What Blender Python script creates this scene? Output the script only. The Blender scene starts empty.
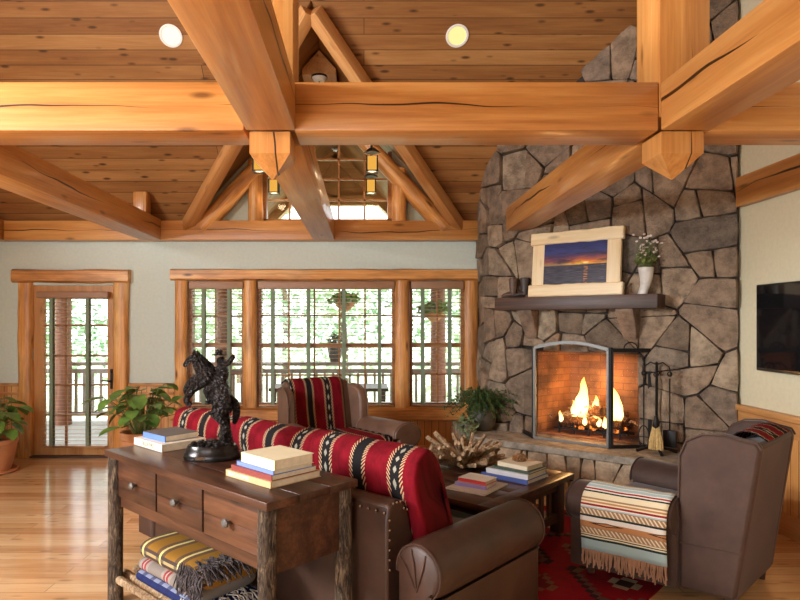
import bpy, bmesh, math, random
from mathutils import Vector, Matrix, noise as mnoise
R = random.Random(11)
PI = math.pi
S = bpy.context.scene
COL = S.collection

# ---------------------------------------------------------------- node helper
class N:
    def __init__(s, name):
        s.m = bpy.data.materials.new(name); s.m.use_nodes = True
        s.t = s.m.node_tree; s.t.nodes.clear()
        s.out = s.t.nodes.new('ShaderNodeOutputMaterial')
    def n(s, kind, **kw):
        x = s.t.nodes.new(kind)
        for k, v in kw.items(): setattr(x, k, v)
        return x
    def link(s, a, b): s.t.links.new(a, b)
    def put(s, sock, v):
        if hasattr(v, 'is_linked') or isinstance(v, bpy.types.NodeSocket): s.link(v, sock)
        elif isinstance(v, (tuple, list)) and len(v) == 3 and sock.type == 'RGBA': sock.default_value = (*v, 1)
        else: sock.default_value = v
    def coord(s, kind='Object'): return s.n('ShaderNodeTexCoord').outputs[kind]
    def map(s, v, sc=(1,1,1), rot=(0,0,0), loc=(0,0,0)):
        x = s.n('ShaderNodeMapping'); s.link(v, x.inputs[0])
        x.inputs['Scale'].default_value = sc; x.inputs['Rotation'].default_value = rot; x.inputs['Location'].default_value = loc
        return x.outputs[0]
    def noise(s, v, sc=5, det=4, rough=.55, dist=0, out=0):
        x = s.n('ShaderNodeTexNoise'); s.link(v, x.inputs['Vector'])
        x.inputs['Scale'].default_value = sc; x.inputs['Detail'].default_value = det
        x.inputs['Roughness'].default_value = rough; x.inputs['Distortion'].default_value = dist
        return x.outputs[out]
    def voro(s, v, sc=5, out='Distance', feat='F1', rnd=1):
        x = s.n('ShaderNodeTexVoronoi', feature=feat); s.link(v, x.inputs['Vector'])
        x.inputs['Scale'].default_value = sc; x.inputs['Randomness'].default_value = rnd
        return x.outputs[out]
    def math(s, op, a, b=0.0, c=None, clamp=False):
        x = s.n('ShaderNodeMath', operation=op, use_clamp=clamp)
        s.put(x.inputs[0], a); s.put(x.inputs[1], b)
        if c is not None: s.put(x.inputs[2], c)
        return x.outputs[0]
    def sep(s, v):
        x = s.n('ShaderNodeSeparateXYZ'); s.link(v, x.inputs[0]); return x.outputs
    def comb(s, a, b, c):
        x = s.n('ShaderNodeCombineXYZ')
        for i, q in enumerate((a, b, c)): s.put(x.inputs[i], q)
        return x.outputs[0]
    def ramp(s, f, stops, interp='LINEAR'):
        x = s.n('ShaderNodeValToRGB'); s.put(x.inputs[0], f); cr = x.color_ramp; cr.interpolation = interp
        while len(cr.elements) > 1: cr.elements.remove(cr.elements[-1])
        for i, (p, c) in enumerate(stops):
            e = cr.elements[0] if i == 0 else cr.elements.new(p)
            e.position = p; e.color = (*c, 1)
        return x.outputs[0]
    def mix(s, f, a, b, mode='MIX'):
        x = s.n('ShaderNodeMix', data_type='RGBA', blend_type=mode)
        s.put(x.inputs['Factor'], f); s.put(x.inputs[6], a); s.put(x.inputs[7], b)
        return x.outputs[2]
    def step(s, v, lo, hi):   # 0 below lo, 1 above hi
        x = s.n('ShaderNodeMapRange', clamp=True); s.put(x.inputs[0], v)
        x.inputs[1].default_value = lo; x.inputs[2].default_value = hi
        return x.outputs[0]
    def bump(s, h, st=.3, d=.01):
        x = s.n('ShaderNodeBump'); s.put(x.inputs['Height'], h)
        x.inputs['Strength'].default_value = st; x.inputs['Distance'].default_value = d
        return x.outputs[0]
    def bsdf(s, col, rough=.5, metal=0, nrm=None, spec=.5, coat=0, sheen=0, emit=None, es=0):
        p = s.n('ShaderNodeBsdfPrincipled')
        s.put(p.inputs['Base Color'], col); s.put(p.inputs['Roughness'], rough); s.put(p.inputs['Metallic'], metal)
        p.inputs['Specular IOR Level'].default_value = spec
        p.inputs['Coat Weight'].default_value = coat; p.inputs['Coat Roughness'].default_value = .12
        if sheen: p.inputs['Sheen Weight'].default_value = sheen; p.inputs['Sheen Roughness'].default_value = .4
        if nrm is not None: s.link(nrm, p.inputs['Normal'])
        if emit is not None: s.put(p.inputs['Emission Color'], emit); s.put(p.inputs['Emission Strength'], es)
        s.link(p.outputs[0], s.out.inputs[0]); return s.m

def c(r, g, b):   # sRGB 0-255 to linear
    f = lambda v: (v/255/12.92) if v/255 <= .04045 else ((v/255+.055)/1.055)**2.4
    return (f(r), f(g), f(b))
def sc(a, k): return tuple(x*k for x in a)

def plain(name, col, rough=.6, metal=0, var=.12, nsc=12, bump=.0, **kw):
    k = N(name); v = k.coord(); f = k.noise(v, nsc, 3)
    colr = k.ramp(f, [(.3, sc(col, 1-var)), (.7, sc(col, 1+var))])
    nr = k.bump(k.noise(v, nsc*6, 3), bump, .004) if bump else None
    return k.bsdf(colr, rough, metal, nr, **kw)

AX = {'x': lambda a, b: (a, b, b), 'y': lambda a, b: (b, a, b), 'z': lambda a, b: (b, b, a)}
def wood(name, axis, lo, mid, hi, rough=.45, knot=.5, crack=None, gs=1.0, bump=.12, spec=.4, coat=0, blotch=.0):
    k = N(name); v = k.coord(); f = AX[axis]
    oi = k.n('ShaderNodeObjectInfo').outputs['Random']
    off = k.n('ShaderNodeVectorMath', operation='ADD'); k.link(v, off.inputs[0])
    k.link(k.comb(k.math('MULTIPLY', oi, 7.3), k.math('MULTIPLY', oi, 3.1), k.math('MULTIPLY', oi, 5.7)), off.inputs[1])
    w = off.outputs[0]
    g1 = k.noise(k.map(w, f(.7*gs, 9*gs)), 1.0, 5, .6, .6)
    g2 = k.noise(k.map(w, f(2.2*gs, 70*gs)), 1.0, 3, .6)
    fac = k.math('ADD', k.math('MULTIPLY', g1, .7), k.math('MULTIPLY', g2, .3))
    col = k.ramp(fac, [(.30, lo), (.5, mid), (.70, hi)])
    if blotch:
        col = k.mix(k.math('MULTIPLY', k.step(k.noise(k.map(w, f(1.0, 4)), 2, 3), .45, .7), blotch), col, sc(lo, .55))
    if knot:
        d = k.voro(k.map(w, f(1.9, 6.5)), 1.0)
        kn = k.math('SUBTRACT', 1.0, k.step(d, .05, .15))
        col = k.mix(k.math('MULTIPLY', kn, knot), col, sc(lo, .30))
    h = g2
    if crack:
        ca, cz, amp = crack     # across axis index, offset, drift
        xyz = k.sep(v); along = 'xyz'.index(axis)
        drift = k.math('MULTIPLY', k.math('SUBTRACT', k.noise(k.map(w, f(.6, .01)), 1, 3), .5), amp)
        dist = k.math('ABSOLUTE', k.math('SUBTRACT', k.math('ADD', xyz[ca], drift), cz))
        wid = k.math('MULTIPLY', k.step(k.noise(k.map(w, f(.9, .01), loc=(4, 4, 4)), 1, 1), .42, .66), .009)
        cm = k.math('LESS_THAN', dist, wid)
        col = k.mix(cm, col, sc(lo, .10))
        h = k.math('SUBTRACT', g2, k.math('MULTIPLY', cm, 3))
    return k.bsdf(col, rough, 0, k.bump(h, bump, .004), spec=spec, coat=coat)

def planks(name, rowh, length, lo, mid, hi, rot=(0,0,0), rough=.5, mortar=.003, knot=.6, spec=.4, coat=0, bump=.25, dark=.25):
    k = N(name); v = k.map(k.coord(), rot=rot)
    b = k.n('ShaderNodeTexBrick', offset=.37, offset_frequency=2); k.link(v, b.inputs['Vector'])
    b.inputs['Color1'].default_value = (0, 0, 0, 1); b.inputs['Color2'].default_value = (1, 1, 1, 1)
    b.inputs['Mortar'].default_value = (.5, .5, .5, 1)
    b.inputs['Scale'].default_value = 1; b.inputs['Mortar Size'].default_value = mortar
    b.inputs['Mortar Smooth'].default_value = .1; b.inputs['Brick Width'].default_value = length; b.inputs['Row Height'].default_value = rowh
    xyz = k.sep(v); row = k.math('FLOOR', k.math('DIVIDE', xyz[1], rowh))
    w = k.comb(k.math('ADD', xyz[0], k.math('MULTIPLY', row, 3.77)), xyz[1], k.math('MULTIPLY', row, 1.31))
    g1 = k.noise(k.map(w, (.9, 11, 1)), 1, 5, .6, .5); g2 = k.noise(k.map(w, (3, 90, 1)), 1, 3, .6)
    tone = k.n('ShaderNodeSeparateColor'); k.link(b.outputs['Color'], tone.inputs[0])
    fac = k.math('ADD', k.math('ADD', k.math('MULTIPLY', g1, .5), k.math('MULTIPLY', g2, .27)), k.math('MULTIPLY', tone.outputs[0], .23))
    col = k.ramp(fac, [(.28, lo), (.5, mid), (.72, hi)])
    d = k.voro(k.map(w, (3.9, 12, 1)), 1.0)
    col = k.mix(k.math('MULTIPLY', k.math('SUBTRACT', 1.0, k.step(d, .10, .23)), knot), col, sc(lo, .32))
    col = k.mix(b.outputs['Fac'], col, sc(lo, dark))
    h = k.math('SUBTRACT', k.math('MULTIPLY', g2, .25), b.outputs['Fac'])
    return k.bsdf(col, rough, 0, k.bump(h, bump, .004), spec=spec, coat=coat)

# ---------------------------------------------------------------- mesh helper
class MB:
    def __init__(s): s.b = bmesh.new(); s.uv = s.b.loops.layers.uv.new('UVMap'); s.att = None; s.mi = 0
    def face(s, vs, uvs=None):
        try: f = s.b.faces.new(vs)
        except ValueError: return None
        f.material_index = s.mi
        if uvs:
            for l, u in zip(f.loops, uvs): l[s.uv].uv = u
        return f
    def box(s, ce, si, rot=None, bev=0, seg=2):
        m = Matrix.Translation(ce) @ (rot.to_4x4() if rot is not None else Matrix()) @ Matrix.Diagonal((*si, 1))
        r = bmesh.ops.create_cube(s.b, size=1, matrix=m)
        for f in {f for v in r['verts'] for f in v.link_faces}: f.material_index = s.mi
        if bev:
            es = list({e for v in r['verts'] for e in v.link_edges})
            bmesh.ops.bevel(s.b, geom=es, offset=min(bev, min(si)*.49), segments=seg, affect='EDGES', profile=.5, clamp_overlap=True)
        return s
    def bar(s, p0, p1, w, h, up=(0,0,1), bev=0):
        p0, p1 = Vector(p0), Vector(p1); d = p1-p0; L = d.length; x = d.normalized(); u = Vector(up)
        y = u.cross(x)
        if y.length < 1e-4: y = Vector((0,1,0)).cross(x)
        y.normalize(); z = x.cross(y)
        return s.box((p0+p1)/2, (L, w, h), Matrix((x, y, z)).transposed(), bev)
    def loft(s, rings, closed=True, caps=True, uv=True):
        rv = [[s.b.verts.new(p) for p in r] for r in rings]; n = len(rv[0]); m = len(rv)
        for i in range(m-1):
            for j in range(n if closed else n-1):
                k = (j+1) % n
                s.face((rv[i][j], rv[i][k], rv[i+1][k], rv[i+1][j]), [(j/n, i/(m-1)), ((j+1)/n, i/(m-1)), ((j+1)/n, (i+1)/(m-1)), (j/n, (i+1)/(m-1))])
        if caps and closed:
            s.face(list(reversed(rv[0]))); s.face(rv[-1])
        return s
    def tube(s, pts, rad, n=8, caps=True, wob=0):
        pts = [Vector(p) for p in pts]; rings = []; m = len(pts)
        if not isinstance(rad, (list, tuple)): rad = [rad]*m
        d0 = (pts[1]-pts[0]).normalized(); a = d0.orthogonal().normalized()
        for i, p in enumerate(pts):
            d = (pts[min(i+1, m-1)]-pts[max(i-1, 0)]).normalized()
            a = (a - d*a.dot(d)).normalized(); b = d.cross(a)
            rings.append([p + (a*math.cos(t)+b*math.sin(t))*rad[i]*(1+(R.uniform(-wob, wob) if wob else 0)) for t in [2*PI*j/n for j in range(n)]])
        return s.loft(rings, True, caps)
    def log(s, p0, p1, r0, r1=None, n=14, seg=14, wob=.05, bow=.0):
        p0, p1 = Vector(p0), Vector(p1); r1 = r1 or r0; ph = R.random()*50
        d = (p1-p0).normalized(); a = d.orthogonal().normalized(); b = d.cross(a); L = (p1-p0).length; rings = []
        for i in range(seg+1):
            t = i/seg; p = p0.lerp(p1, t); r = r0+(r1-r0)*t; ring = []
            for j in range(n):
                th = 2*PI*j/n
                k = 1 + wob*2*mnoise.noise((math.cos(th)*1.2, math.sin(th)*1.2, t*L*3+ph)) + bow*mnoise.noise((0, 0, t*L*1.3+ph))
                ring.append(p+(a*math.cos(th)+b*math.sin(th))*r*k)
            rings.append(ring)
        return s.loft(rings)
    def lathe(s, prof, ce=(0,0,0), n=20, caps=True):
        ce = Vector(ce)
        return s.loft([[ce+Vector((r*math.cos(2*PI*j/n), r*math.sin(2*PI*j/n), z)) for j in range(n)] for r, z in prof], True, caps)
    def prism(s, poly, ax, a, b):
        def P(u, v, w): return {'x': (w, u, v), 'y': (u, w, v), 'z': (u, v, w)}[ax]
        A = [s.b.verts.new(P(u, v, a)) for u, v in poly]; B = [s.b.verts.new(P(u, v, b)) for u, v in poly]; n = len(poly)
        s.face(A); s.face(list(reversed(B)))
        for i in range(n): s.face((A[i], B[i], B[(i+1) % n], A[(i+1) % n]))
        return s
    def ball(s, ce, r, seg=12, ring=8, rot=None):
        r = r if isinstance(r, (tuple, list)) else (r, r, r)
        m = Matrix.Translation(ce) @ (rot.to_4x4() if rot is not None else Matrix()) @ Matrix.Diagonal((*r, 1))
        q = bmesh.ops.create_uvsphere(s.b, u_segments=seg, v_segments=ring, radius=1, matrix=m)
        for f in {f for v in q['verts'] for f in v.link_faces}: f.material_index = s.mi
        return s
    def grid(s, nu, nv, fn, closed=False):
        vs = [[s.b.verts.new(fn(i/nu, j/nv)) for j in range(nv+1)] for i in range(nu + (0 if closed else 1))]
        for i in range(nu):
            k = (i+1) % nu if closed else i+1
            for j in range(nv):
                s.face((vs[i][j], vs[k][j], vs[k][j+1], vs[i][j+1]), [(i/nu, j/nv), ((i+1)/nu, j/nv), ((i+1)/nu, (j+1)/nv), (i/nu, (j+1)/nv)])
        return s
    def quad(s, a, b, cc, d): s.face([s.b.verts.new(p) for p in (a, b, cc, d)], [(0,0), (1,0), (1,1), (0,1)]); return s
    def build(s, name, mat, parent=None, loc=None, rot=None, smooth=True, ang=40, sub=0, solid=0, norm=True, label=None, bevel=0):
        if norm: bmesh.ops.recalc_face_normals(s.b, faces=s.b.faces)
        me = bpy.data.meshes.new(name); s.b.to_mesh(me); s.b.free()
        for m in (mat if isinstance(mat, (list, tuple)) else [mat]): me.materials.append(m)
        o = bpy.data.objects.new(name, me); COL.objects.link(o)
        if smooth:
            me.polygons.foreach_set('use_smooth', [True]*len(me.polygons)); me.set_sharp_from_angle(angle=math.radians(ang))
        if parent is not None: o.parent = parent
        if loc is not None: o.location = loc
        if rot is not None: o.rotation_euler = rot
        if solid: md = o.modifiers.new('s', 'SOLIDIFY'); md.thickness = solid; md.offset = 0
        if bevel: md = o.modifiers.new('b', 'BEVEL'); md.width = bevel; md.segments = 2; md.limit_method = 'ANGLE'
        if sub: md = o.modifiers.new('d', 'SUBSURF'); md.levels = sub; md.render_levels = sub
        if label: o['label'] = label
        return o
def tag(o, label, cat, group=None, kind=None):
    o['label'] = label; o['category'] = cat
    if group: o['group'] = group
    if kind: o['kind'] = kind
    return o
def thing(name, label, cat, loc=(0,0,0), rz=0, group=None):
    o = bpy.data.objects.new(name, None); COL.objects.link(o); o.empty_display_size = .1
    o.location = loc; o.rotation_euler = (0, 0, rz); return tag(o, label, cat, group)
def struct(o): o['kind'] = 'structure'; return o
def dup(r, loc=None, rz=None, label=None):
    n = r.copy(); COL.objects.link(n)
    if loc is not None: n.location = loc
    if rz is not None: n.rotation_euler = (0, 0, rz)
    if label: n['label'] = label
    for ch in list(r.children):
        q = ch.copy(); COL.objects.link(q); q.parent = n
        for g in list(ch.children):
            d = g.copy(); COL.objects.link(d); d.parent = q
    return n
def rotz(a): return Matrix.Rotation(a, 3, 'Z')
def rotx(a): return Matrix.Rotation(a, 3, 'X')
def roty(a): return Matrix.Rotation(a, 3, 'Y')

# ---------------------------------------------------------------- materials
PL, PM, PH = c(160,98,44), c(192,130,66), c(212,158,92)
M = {}
for a in 'xyz':
    M['beam_'+a] = wood('honey_timber_'+a, a, PL, PM, PH, rough=.38, knot=.75, crack=({'x':2,'y':2,'z':0}[a], {'x':.0,'y':.02,'z':.02}[a], .22), spec=.5, coat=.15)
    M['pine_'+a] = wood('pine_'+a, a, c(164,106,58), c(192,136,80), c(212,162,106), rough=.42, knot=.6)
    M['log_'+a] = wood('peeled_log_'+a, a, c(146,86,40), c(216,150,80), c(250,210,146), rough=.4, knot=.9, gs=.8, blotch=.55)
    M['dark_'+a] = wood('dark_stained_wood_'+a, a, c(40,26,20), c(72,48,36), c(112,78,58), rough=.48, knot=.4, spec=.5)
    M['barn_'+a] = wood('reclaimed_brown_wood_'+a, a, c(40,24,16), c(72,44,30), c(112,72,50), rough=.34, knot=.6, gs=1.1, blotch=.7, bump=.2)
    M['pale_'+a] = wood('pale_peeled_wood_'+a, a, c(222,188,138), c(240,214,170), c(250,234,202), rough=.5, knot=.5)
M['ceil'] = planks('knotty_ceiling_boards', .145, 4.3, c(120,75,38), c(152,103,56), c(180,132,80), rough=.5, knot=.9)
M['floor'] = planks('honey_floor_boards', .125, 1.9, c(184,132,84), c(216,172,122), c(236,204,160), rough=.16, knot=.45, spec=.5, coat=.3, bump=.06, mortar=.0016, dark=.5)
M['wains'] = planks('beadboard', .085, 6, c(190,120,56), c(212,146,76), c(226,166,96), rot=(0, PI/2, 0), rough=.4, knot=.4)
def wainscot(name, normal):
    k = N(name); v = k.coord(); xyz = k.sep(v)
    a = xyz[0] if normal == 'y' else xyz[1]
    fr = k.math('FRACT', k.math('DIVIDE', a, .085)); gap = k.math('LESS_THAN', k.math('ABSOLUTE', k.math('SUBTRACT', fr, .5)), .035)
    row = k.math('FLOOR', k.math('DIVIDE', a, .085))
    w = k.comb(k.math('MULTIPLY', a, 1), k.math('MULTIPLY', row, 2.3), xyz[2])
    g1 = k.noise(k.map(w, (12, 1, .8)), 1, 4, .6, .5); g2 = k.noise(k.map(w, (90, 1, 3)), 1, 3)
    wn = k.n('ShaderNodeTexWhiteNoise', noise_dimensions='1D'); k.link(row, wn.inputs['W'])
    fac = k.math('ADD', k.math('ADD', k.math('MULTIPLY', g1, .5), k.math('MULTIPLY', g2, .2)), k.math('MULTIPLY', wn.outputs[0], .3))
    col = k.ramp(fac, [(.28, c(176,112,58)), (.5, c(206,148,84)), (.72, c(226,174,112))])
    d = k.voro(k.map(w, (7, 1, 2)), 1); col = k.mix(k.math('MULTIPLY', k.math('SUBTRACT', 1.0, k.step(d, .05, .16)), .7), col, c(110,60,26))
    col = k.mix(gap, col, c(100,56,24))
    return k.bsdf(col, .4, 0, k.bump(k.math('SUBTRACT', 1.0, gap), .4, .006))
M['wains_y'] = wainscot('beadboard_back', 'y'); M['wains_x'] = wainscot('beadboard_right', 'x')
M['paint'] = plain('grasscloth_paint', c(200,209,198), .85, var=.04, nsc=30, bump=.35)
M['paintR'] = plain('warm_paint', c(208,198,166), .85, var=.04, nsc=30, bump=.3)
M['paint2'] = plain('grey_green_paint', c(176,172,148), .85, var=.05, nsc=30, bump=.3)
def leather(name, lo, hi, rough=.42, spec=.5, bump=.18, suede=0):
    k = N(name); v = k.coord()
    f = k.noise(v, 4, 5, .6); g = k.voro(v, 160)
    col = k.ramp(f, [(.3, lo), (.72, hi)])
    r = k.math('ADD', rough, k.math('MULTIPLY', f, .12))
    return k.bsdf(col, r, 0, k.bump(g, bump, .002), spec=spec, sheen=suede)
M['leather'] = leather('brown_leather', c(52,32,24), c(82,55,41))
M['leather2'] = leather('worn_brown_leather', c(84,59,46), c(122,92,74))
M['suede'] = leather('brown_nubuck', c(58,41,34), c(82,61,51), .6, .3, .15, .15)
M['iron'] = plain('black_iron', c(38,36,35), .5, .7, .2, 20)
M['steel'] = plain('brushed_steel', c(112,110,106), .5, .8, .1, 30)
M['bronze'] = plain('dark_bronze', c(44,40,40), .26, .7, .35, 40, bump=0)
def bronze():
    k = N('cast_bronze'); v = k.coord(); f = k.noise(v, 60, 5, .7); g = k.voro(v, 70)
    return k.bsdf(k.ramp(f, [(.35, c(26,23,23)), (.7, c(70,64,62))]), .27, .75, k.bump(k.math('ADD', f, g), 1.0, .02))
M['bronze'] = bronze(); M['bronze_base'] = plain('smooth_bronze', c(40,36,35), .22, .7, .2, 20)
M['brass'] = plain('brass_nail', c(96,72,54), .4, .9)
M['blackplastic'] = plain('black_plastic', c(18,18,20), .3)
M['terracotta'] = plain('terracotta', c(190,128,84), .75, var=.12, nsc=9, bump=.1)
M['clay'] = plain('dark_clay', c(78,74,66), .6, var=.25, nsc=14, bump=.3)
M['leaf'] = plain('green_leaf', c(100,136,58), .45, var=.4, nsc=6)
M['leafd'] = plain('dark_green_leaf', c(52,84,44), .5, var=.4, nsc=8)
M['soil'] = plain('soil', c(48,36,28), .95)
M['stem'] = plain('stem', c(96,104,50), .6)
M['white'] = plain('white_paint', c(236,232,224), .5, var=.03)
M['page'] = plain('paper_pages', c(222,208,180), .8, var=.1, nsc=40)
M['tape'] = plain('sage_tape', c(126,140,116), .8, var=.06)
M['slat'] = wood('blind_slat', 'x', c(140,94,58), c(176,126,82), c(204,154,108), rough=.4, knot=0)
M['taupe'] = plain('taupe_headrail', c(158,118,88), .5, var=.06)
def glass():
    k = N('window_glass'); tr = k.n('ShaderNodeBsdfTransparent'); gl = k.n('ShaderNodeBsdfGlossy')
    gl.inputs['Roughness'].default_value = .02; tr.inputs[0].default_value = (.97, .98, .97, 1)
    fr = k.n('ShaderNodeFresnel'); fr.inputs[0].default_value = 1.35
    mx = k.n('ShaderNodeMixShader'); k.link(fr.outputs[0], mx.inputs[0]); k.link(tr.outputs[0], mx.inputs[1]); k.link(gl.outputs[0], mx.inputs[2])
    k.link(mx.outputs[0], k.out.inputs[0]); return k.m
M['glass'] = glass()
def emit(name, col, st):
    k = N(name); e = k.n('ShaderNodeEmission'); e.inputs[0].default_value = (*col, 1); e.inputs[1].default_value = st
    k.link(e.outputs[0], k.out.inputs[0]); return k.m
M['lampW'] = emit('can_light_white', (1, .90, .66), 1.0); M['lampY'] = emit('can_light_yellow', (1, .83, .33), .8)
M['amber'] = emit('amber_lantern_glass', (1, .50, .08), .62)
def stone(name, cols, bump=1.0, att=True, sc_=9):
    k = N(name); v = k.coord(); n1 = k.noise(v, sc_, 6, .65); n2 = k.noise(v, sc_*7, 4, .7)
    if att: a = k.n('ShaderNodeAttribute', attribute_name='rnd').outputs['Fac']
    else: a = k.noise(v, 1.7, 2)
    base = k.ramp(a, [(i/(len(cols)-1), x) for i, x in enumerate(cols)])
    col = k.mix(k.step(n1, .36, .62), k.mix(.6, base, c(66,54,46)), base)
    col = k.mix(k.math('MULTIPLY', k.step(n2, .55, .75), .35), col, c(188,170,150))
    h = k.math('ADD', n1, k.math('MULTIPLY', n2, .4))
    return k.bsdf(col, .85, 0, k.bump(h, bump, .045), spec=.25)
SC_ = [c(124,106,88), c(170,144,118), c(142,124,108), c(188,162,134), c(160,132,106), c(130,116,102), c(198,174,144)]
M['stone'] = stone('fieldstone', SC_); M['mortar'] = plain('dark_mortar', c(58,48,42), .95, var=.2, nsc=30, bump=.5)
M['slab'] = stone('hearth_slab_stone', [c(136,126,112), c(166,156,140), c(150,140,124)], .4, False, 9)
M['hbase'] = stone('hearth_base_stone', [c(184,158,128), c(208,182,150), c(194,168,138)], .6)
def brick():
    k = N('firebrick'); v = k.coord(); xyz = k.sep(v)
    w = k.comb(k.math('ADD', xyz[0], xyz[1]), xyz[2], 0.0)
    b = k.n('ShaderNodeTexBrick'); k.link(w, b.inputs['Vector'])
    for i, q in (('Color1', c(168,118,78)), ('Color2', c(138,92,62)), ('Mortar', c(120,86,62))): b.inputs[i].default_value = (*q, 1)
    b.inputs['Scale'].default_value = 1; b.inputs['Mortar Size'].default_value = .004; b.inputs['Brick Width'].default_value = .23; b.inputs['Row Height'].default_value = .07
    soot = k.step(k.noise(v, 2.6, 5), .36, .62)
    return k.bsdf(k.mix(k.math('MULTIPLY', soot, .8), b.outputs[0], c(50,36,30)), .9)
M['brick'] = brick()
# woven fabrics ------------------------------------------------
def weave_bump(k, v=None): return k.bump(k.noise(v or k.coord(), 220, 2), .25, .003)
RED, BLK, CRM, TAN = c(112,15,27), c(30,27,28), c(184,162,126), c(160,112,72)
def aztec(name, period, along='x', band=.34, zscale=.05, plen=1.0, off=0.0):
    """red cloth, dark bands edged with stepped cream zigzags; uv in metres"""
    k = N(name); uv = k.sep(k.coord('UV'))
    a, b = (uv[0], uv[1]) if along == 'x' else (uv[1], uv[0])
    tri = k.math('PINGPONG', b, zscale)                       # 0..zscale
    tri = k.math('DIVIDE', k.math('FLOOR', k.math('MULTIPLY', tri, 5/zscale)), 5.0)   # stepped 0..1
    p = k.math('DIVIDE', k.math('ADD', a, off), period); idx = k.math('FLOOR', p)
    d = k.math('ABSOLUTE', k.math('SUBTRACT', k.math('FRACT', p), .5))               # 0 at band centre
    hb = band/2
    dz = k.math('SUBTRACT', d, k.math('MULTIPLY', tri, hb*.42))
    black = k.math('LESS_THAN', d, hb*.78)
    sl = k.math('FRACT', k.math('DIVIDE', k.math('ADD', b, k.math('MULTIPLY', d, period*1.6)), zscale*.62))
    edge = k.math('MULTIPLY', k.math('LESS_THAN', sl, .42), k.math('LESS_THAN', k.math('ABSOLUTE', k.math('SUBTRACT', d, hb*.92)), hb*.26))
    dia = k.math('LESS_THAN', k.math('ADD', k.math('DIVIDE', d, hb*.45), k.math('SUBTRACT', 1.0, tri)), .75)
    odd = k.math('GREATER_THAN', k.math('MODULO', k.math('ADD', idx, 100.0), 2.0), .5)
    n1 = k.noise(k.map(k.coord('UV'), (1, .35, 1)), 16, 6, .7)
    red = k.ramp(n1, [(.3, sc(RED, .55)), (.5, RED), (.72, sc(RED, 1.35))])
    col = k.mix(black, red, BLK)
    col = k.mix(k.math('MULTIPLY', dia, odd), col, c(150,146,132))
    col = k.mix(k.math('MULTIPLY', edge, k.math('SUBTRACT', 1.0, k.math('MULTIPLY', odd, .0))), col, CRM)
    return k.bsdf(col, .9, 0, weave_bump(k), spec=.1)
M['aztec'] = aztec('red_southwest_weave', .245, 'x', .36, .045)
M['aztec_chair'] = aztec('red_southwest_throw', .20, 'x', .40, .05, off=.12)
def stripes(name, stops, dia=True):
    k = N(name); uv = k.sep(k.coord('UV'))
    col = k.ramp(uv[1], stops, 'CONSTANT')
    if dia:   # diamond row and woven ticks
        t1 = k.math('PINGPONG', uv[0], .16); d = k.math('ADD', k.math('MULTIPLY', k.math('ABSOLUTE', k.math('SUBTRACT', uv[1], .655)), 4.0), k.math('MULTIPLY', t1, 1.0))
        ring = k.math('LESS_THAN', k.math('ABSOLUTE', k.math('SUBTRACT', d, .08)), .022)
        inb = k.math('LESS_THAN', k.math('ABSOLUTE', k.math('SUBTRACT', uv[1], .655)), .045)
        col = k.mix(k.math('MULTIPLY', ring, inb), col, c(58,44,40))
        tick = k.math('GREATER_THAN', k.math('FRACT', k.math('MULTIPLY', k.math('ADD', uv[0], k.math('MULTIPLY', uv[1], .35)), 42.0)), .6)
        inh = k.math('LESS_THAN', k.math('ABSOLUTE', k.math('SUBTRACT', uv[1], .52)), .035)
        inh2 = k.math('LESS_THAN', k.math('ABSOLUTE', k.math('SUBTRACT', uv[1], .75)), .035)
        col = k.mix(k.math('MULTIPLY', tick, k.math('MAXIMUM', inh, inh2)), col, c(224,208,178))
    return k.bsdf(col, .9, 0, weave_bump(k), spec=.15)
AQ, CR, RD, GN, TN, OR, WH = c(166,190,190), c(226,212,178), c(148,40,44), c(36,52,50), c(158,124,92), c(184,128,82), c(226,218,206)
M['serape'] = stripes('striped_throw', [(0,CR),(.06,BLK),(.07,CR),(.09,WH),(.11,AQ),(.15,WH),(.17,AQ),(.21,WH),(.225,RD),(.25,WH),(.265,GN),(.285,CR),(.35,TN),(.37,CR),(.385,OR),(.405,CR),(.42,RD),(.445,WH),(.46,AQ),(.475,TN),(.555,GN),(.58,WH),(.62,WH),(.635,OR),(.70,TN),(.79,CR),(.805,GN),(.82,CR),(.835,GN),(.86,AQ),(.97,AQ)])
def plaid(name, bg, lines, wscale):
    k = N(name); uv = k.sep(k.coord('UV')); col = bg
    for ax, per, w, cl, f in lines:
        m = k.math('LESS_THAN', k.math('ABSOLUTE', k.math('SUBTRACT', k.math('FRACT', k.math('MULTIPLY', uv[ax], per)), .5)), w)
        col = k.mix(k.math('MULTIPLY', m, f), col, cl)
    return k.bsdf(col, .95, 0, weave_bump(k), spec=.1)
M['plaid'] = plaid('mustard_plaid', c(138,98,38), [(0,3.,.2,c(52,50,60),.85),(0,3.,.06,c(186,166,112),.7),(1,4.,.22,c(70,60,60),.7),(1,4.,.05,c(220,200,130),.8)], 1)
M['greyb'] = plaid('grey_striped_wool', c(128,118,110), [(1,3.,.2,c(150,140,132),.8),(1,3.,.10,c(140,46,52),.9),(1,3.,.02,c(170,160,150),.9)], 1)
M['blueb'] = plaid('blue_patterned_wool', c(38,46,88), [(0,4,.12,c(150,156,180),.8),(1,9,.2,c(36,40,80),.7)], 1)
M['fringe'] = plain('fringe_yarn', c(168,128,100), .95, var=.2); M['fringeD'] = plain('dark_mixed_fringe', c(62,54,54), .95, var=.85, nsc=45)
M['fringeW'] = plain('pale_fringe', c(206,196,186), .95, var=.2)
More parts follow.
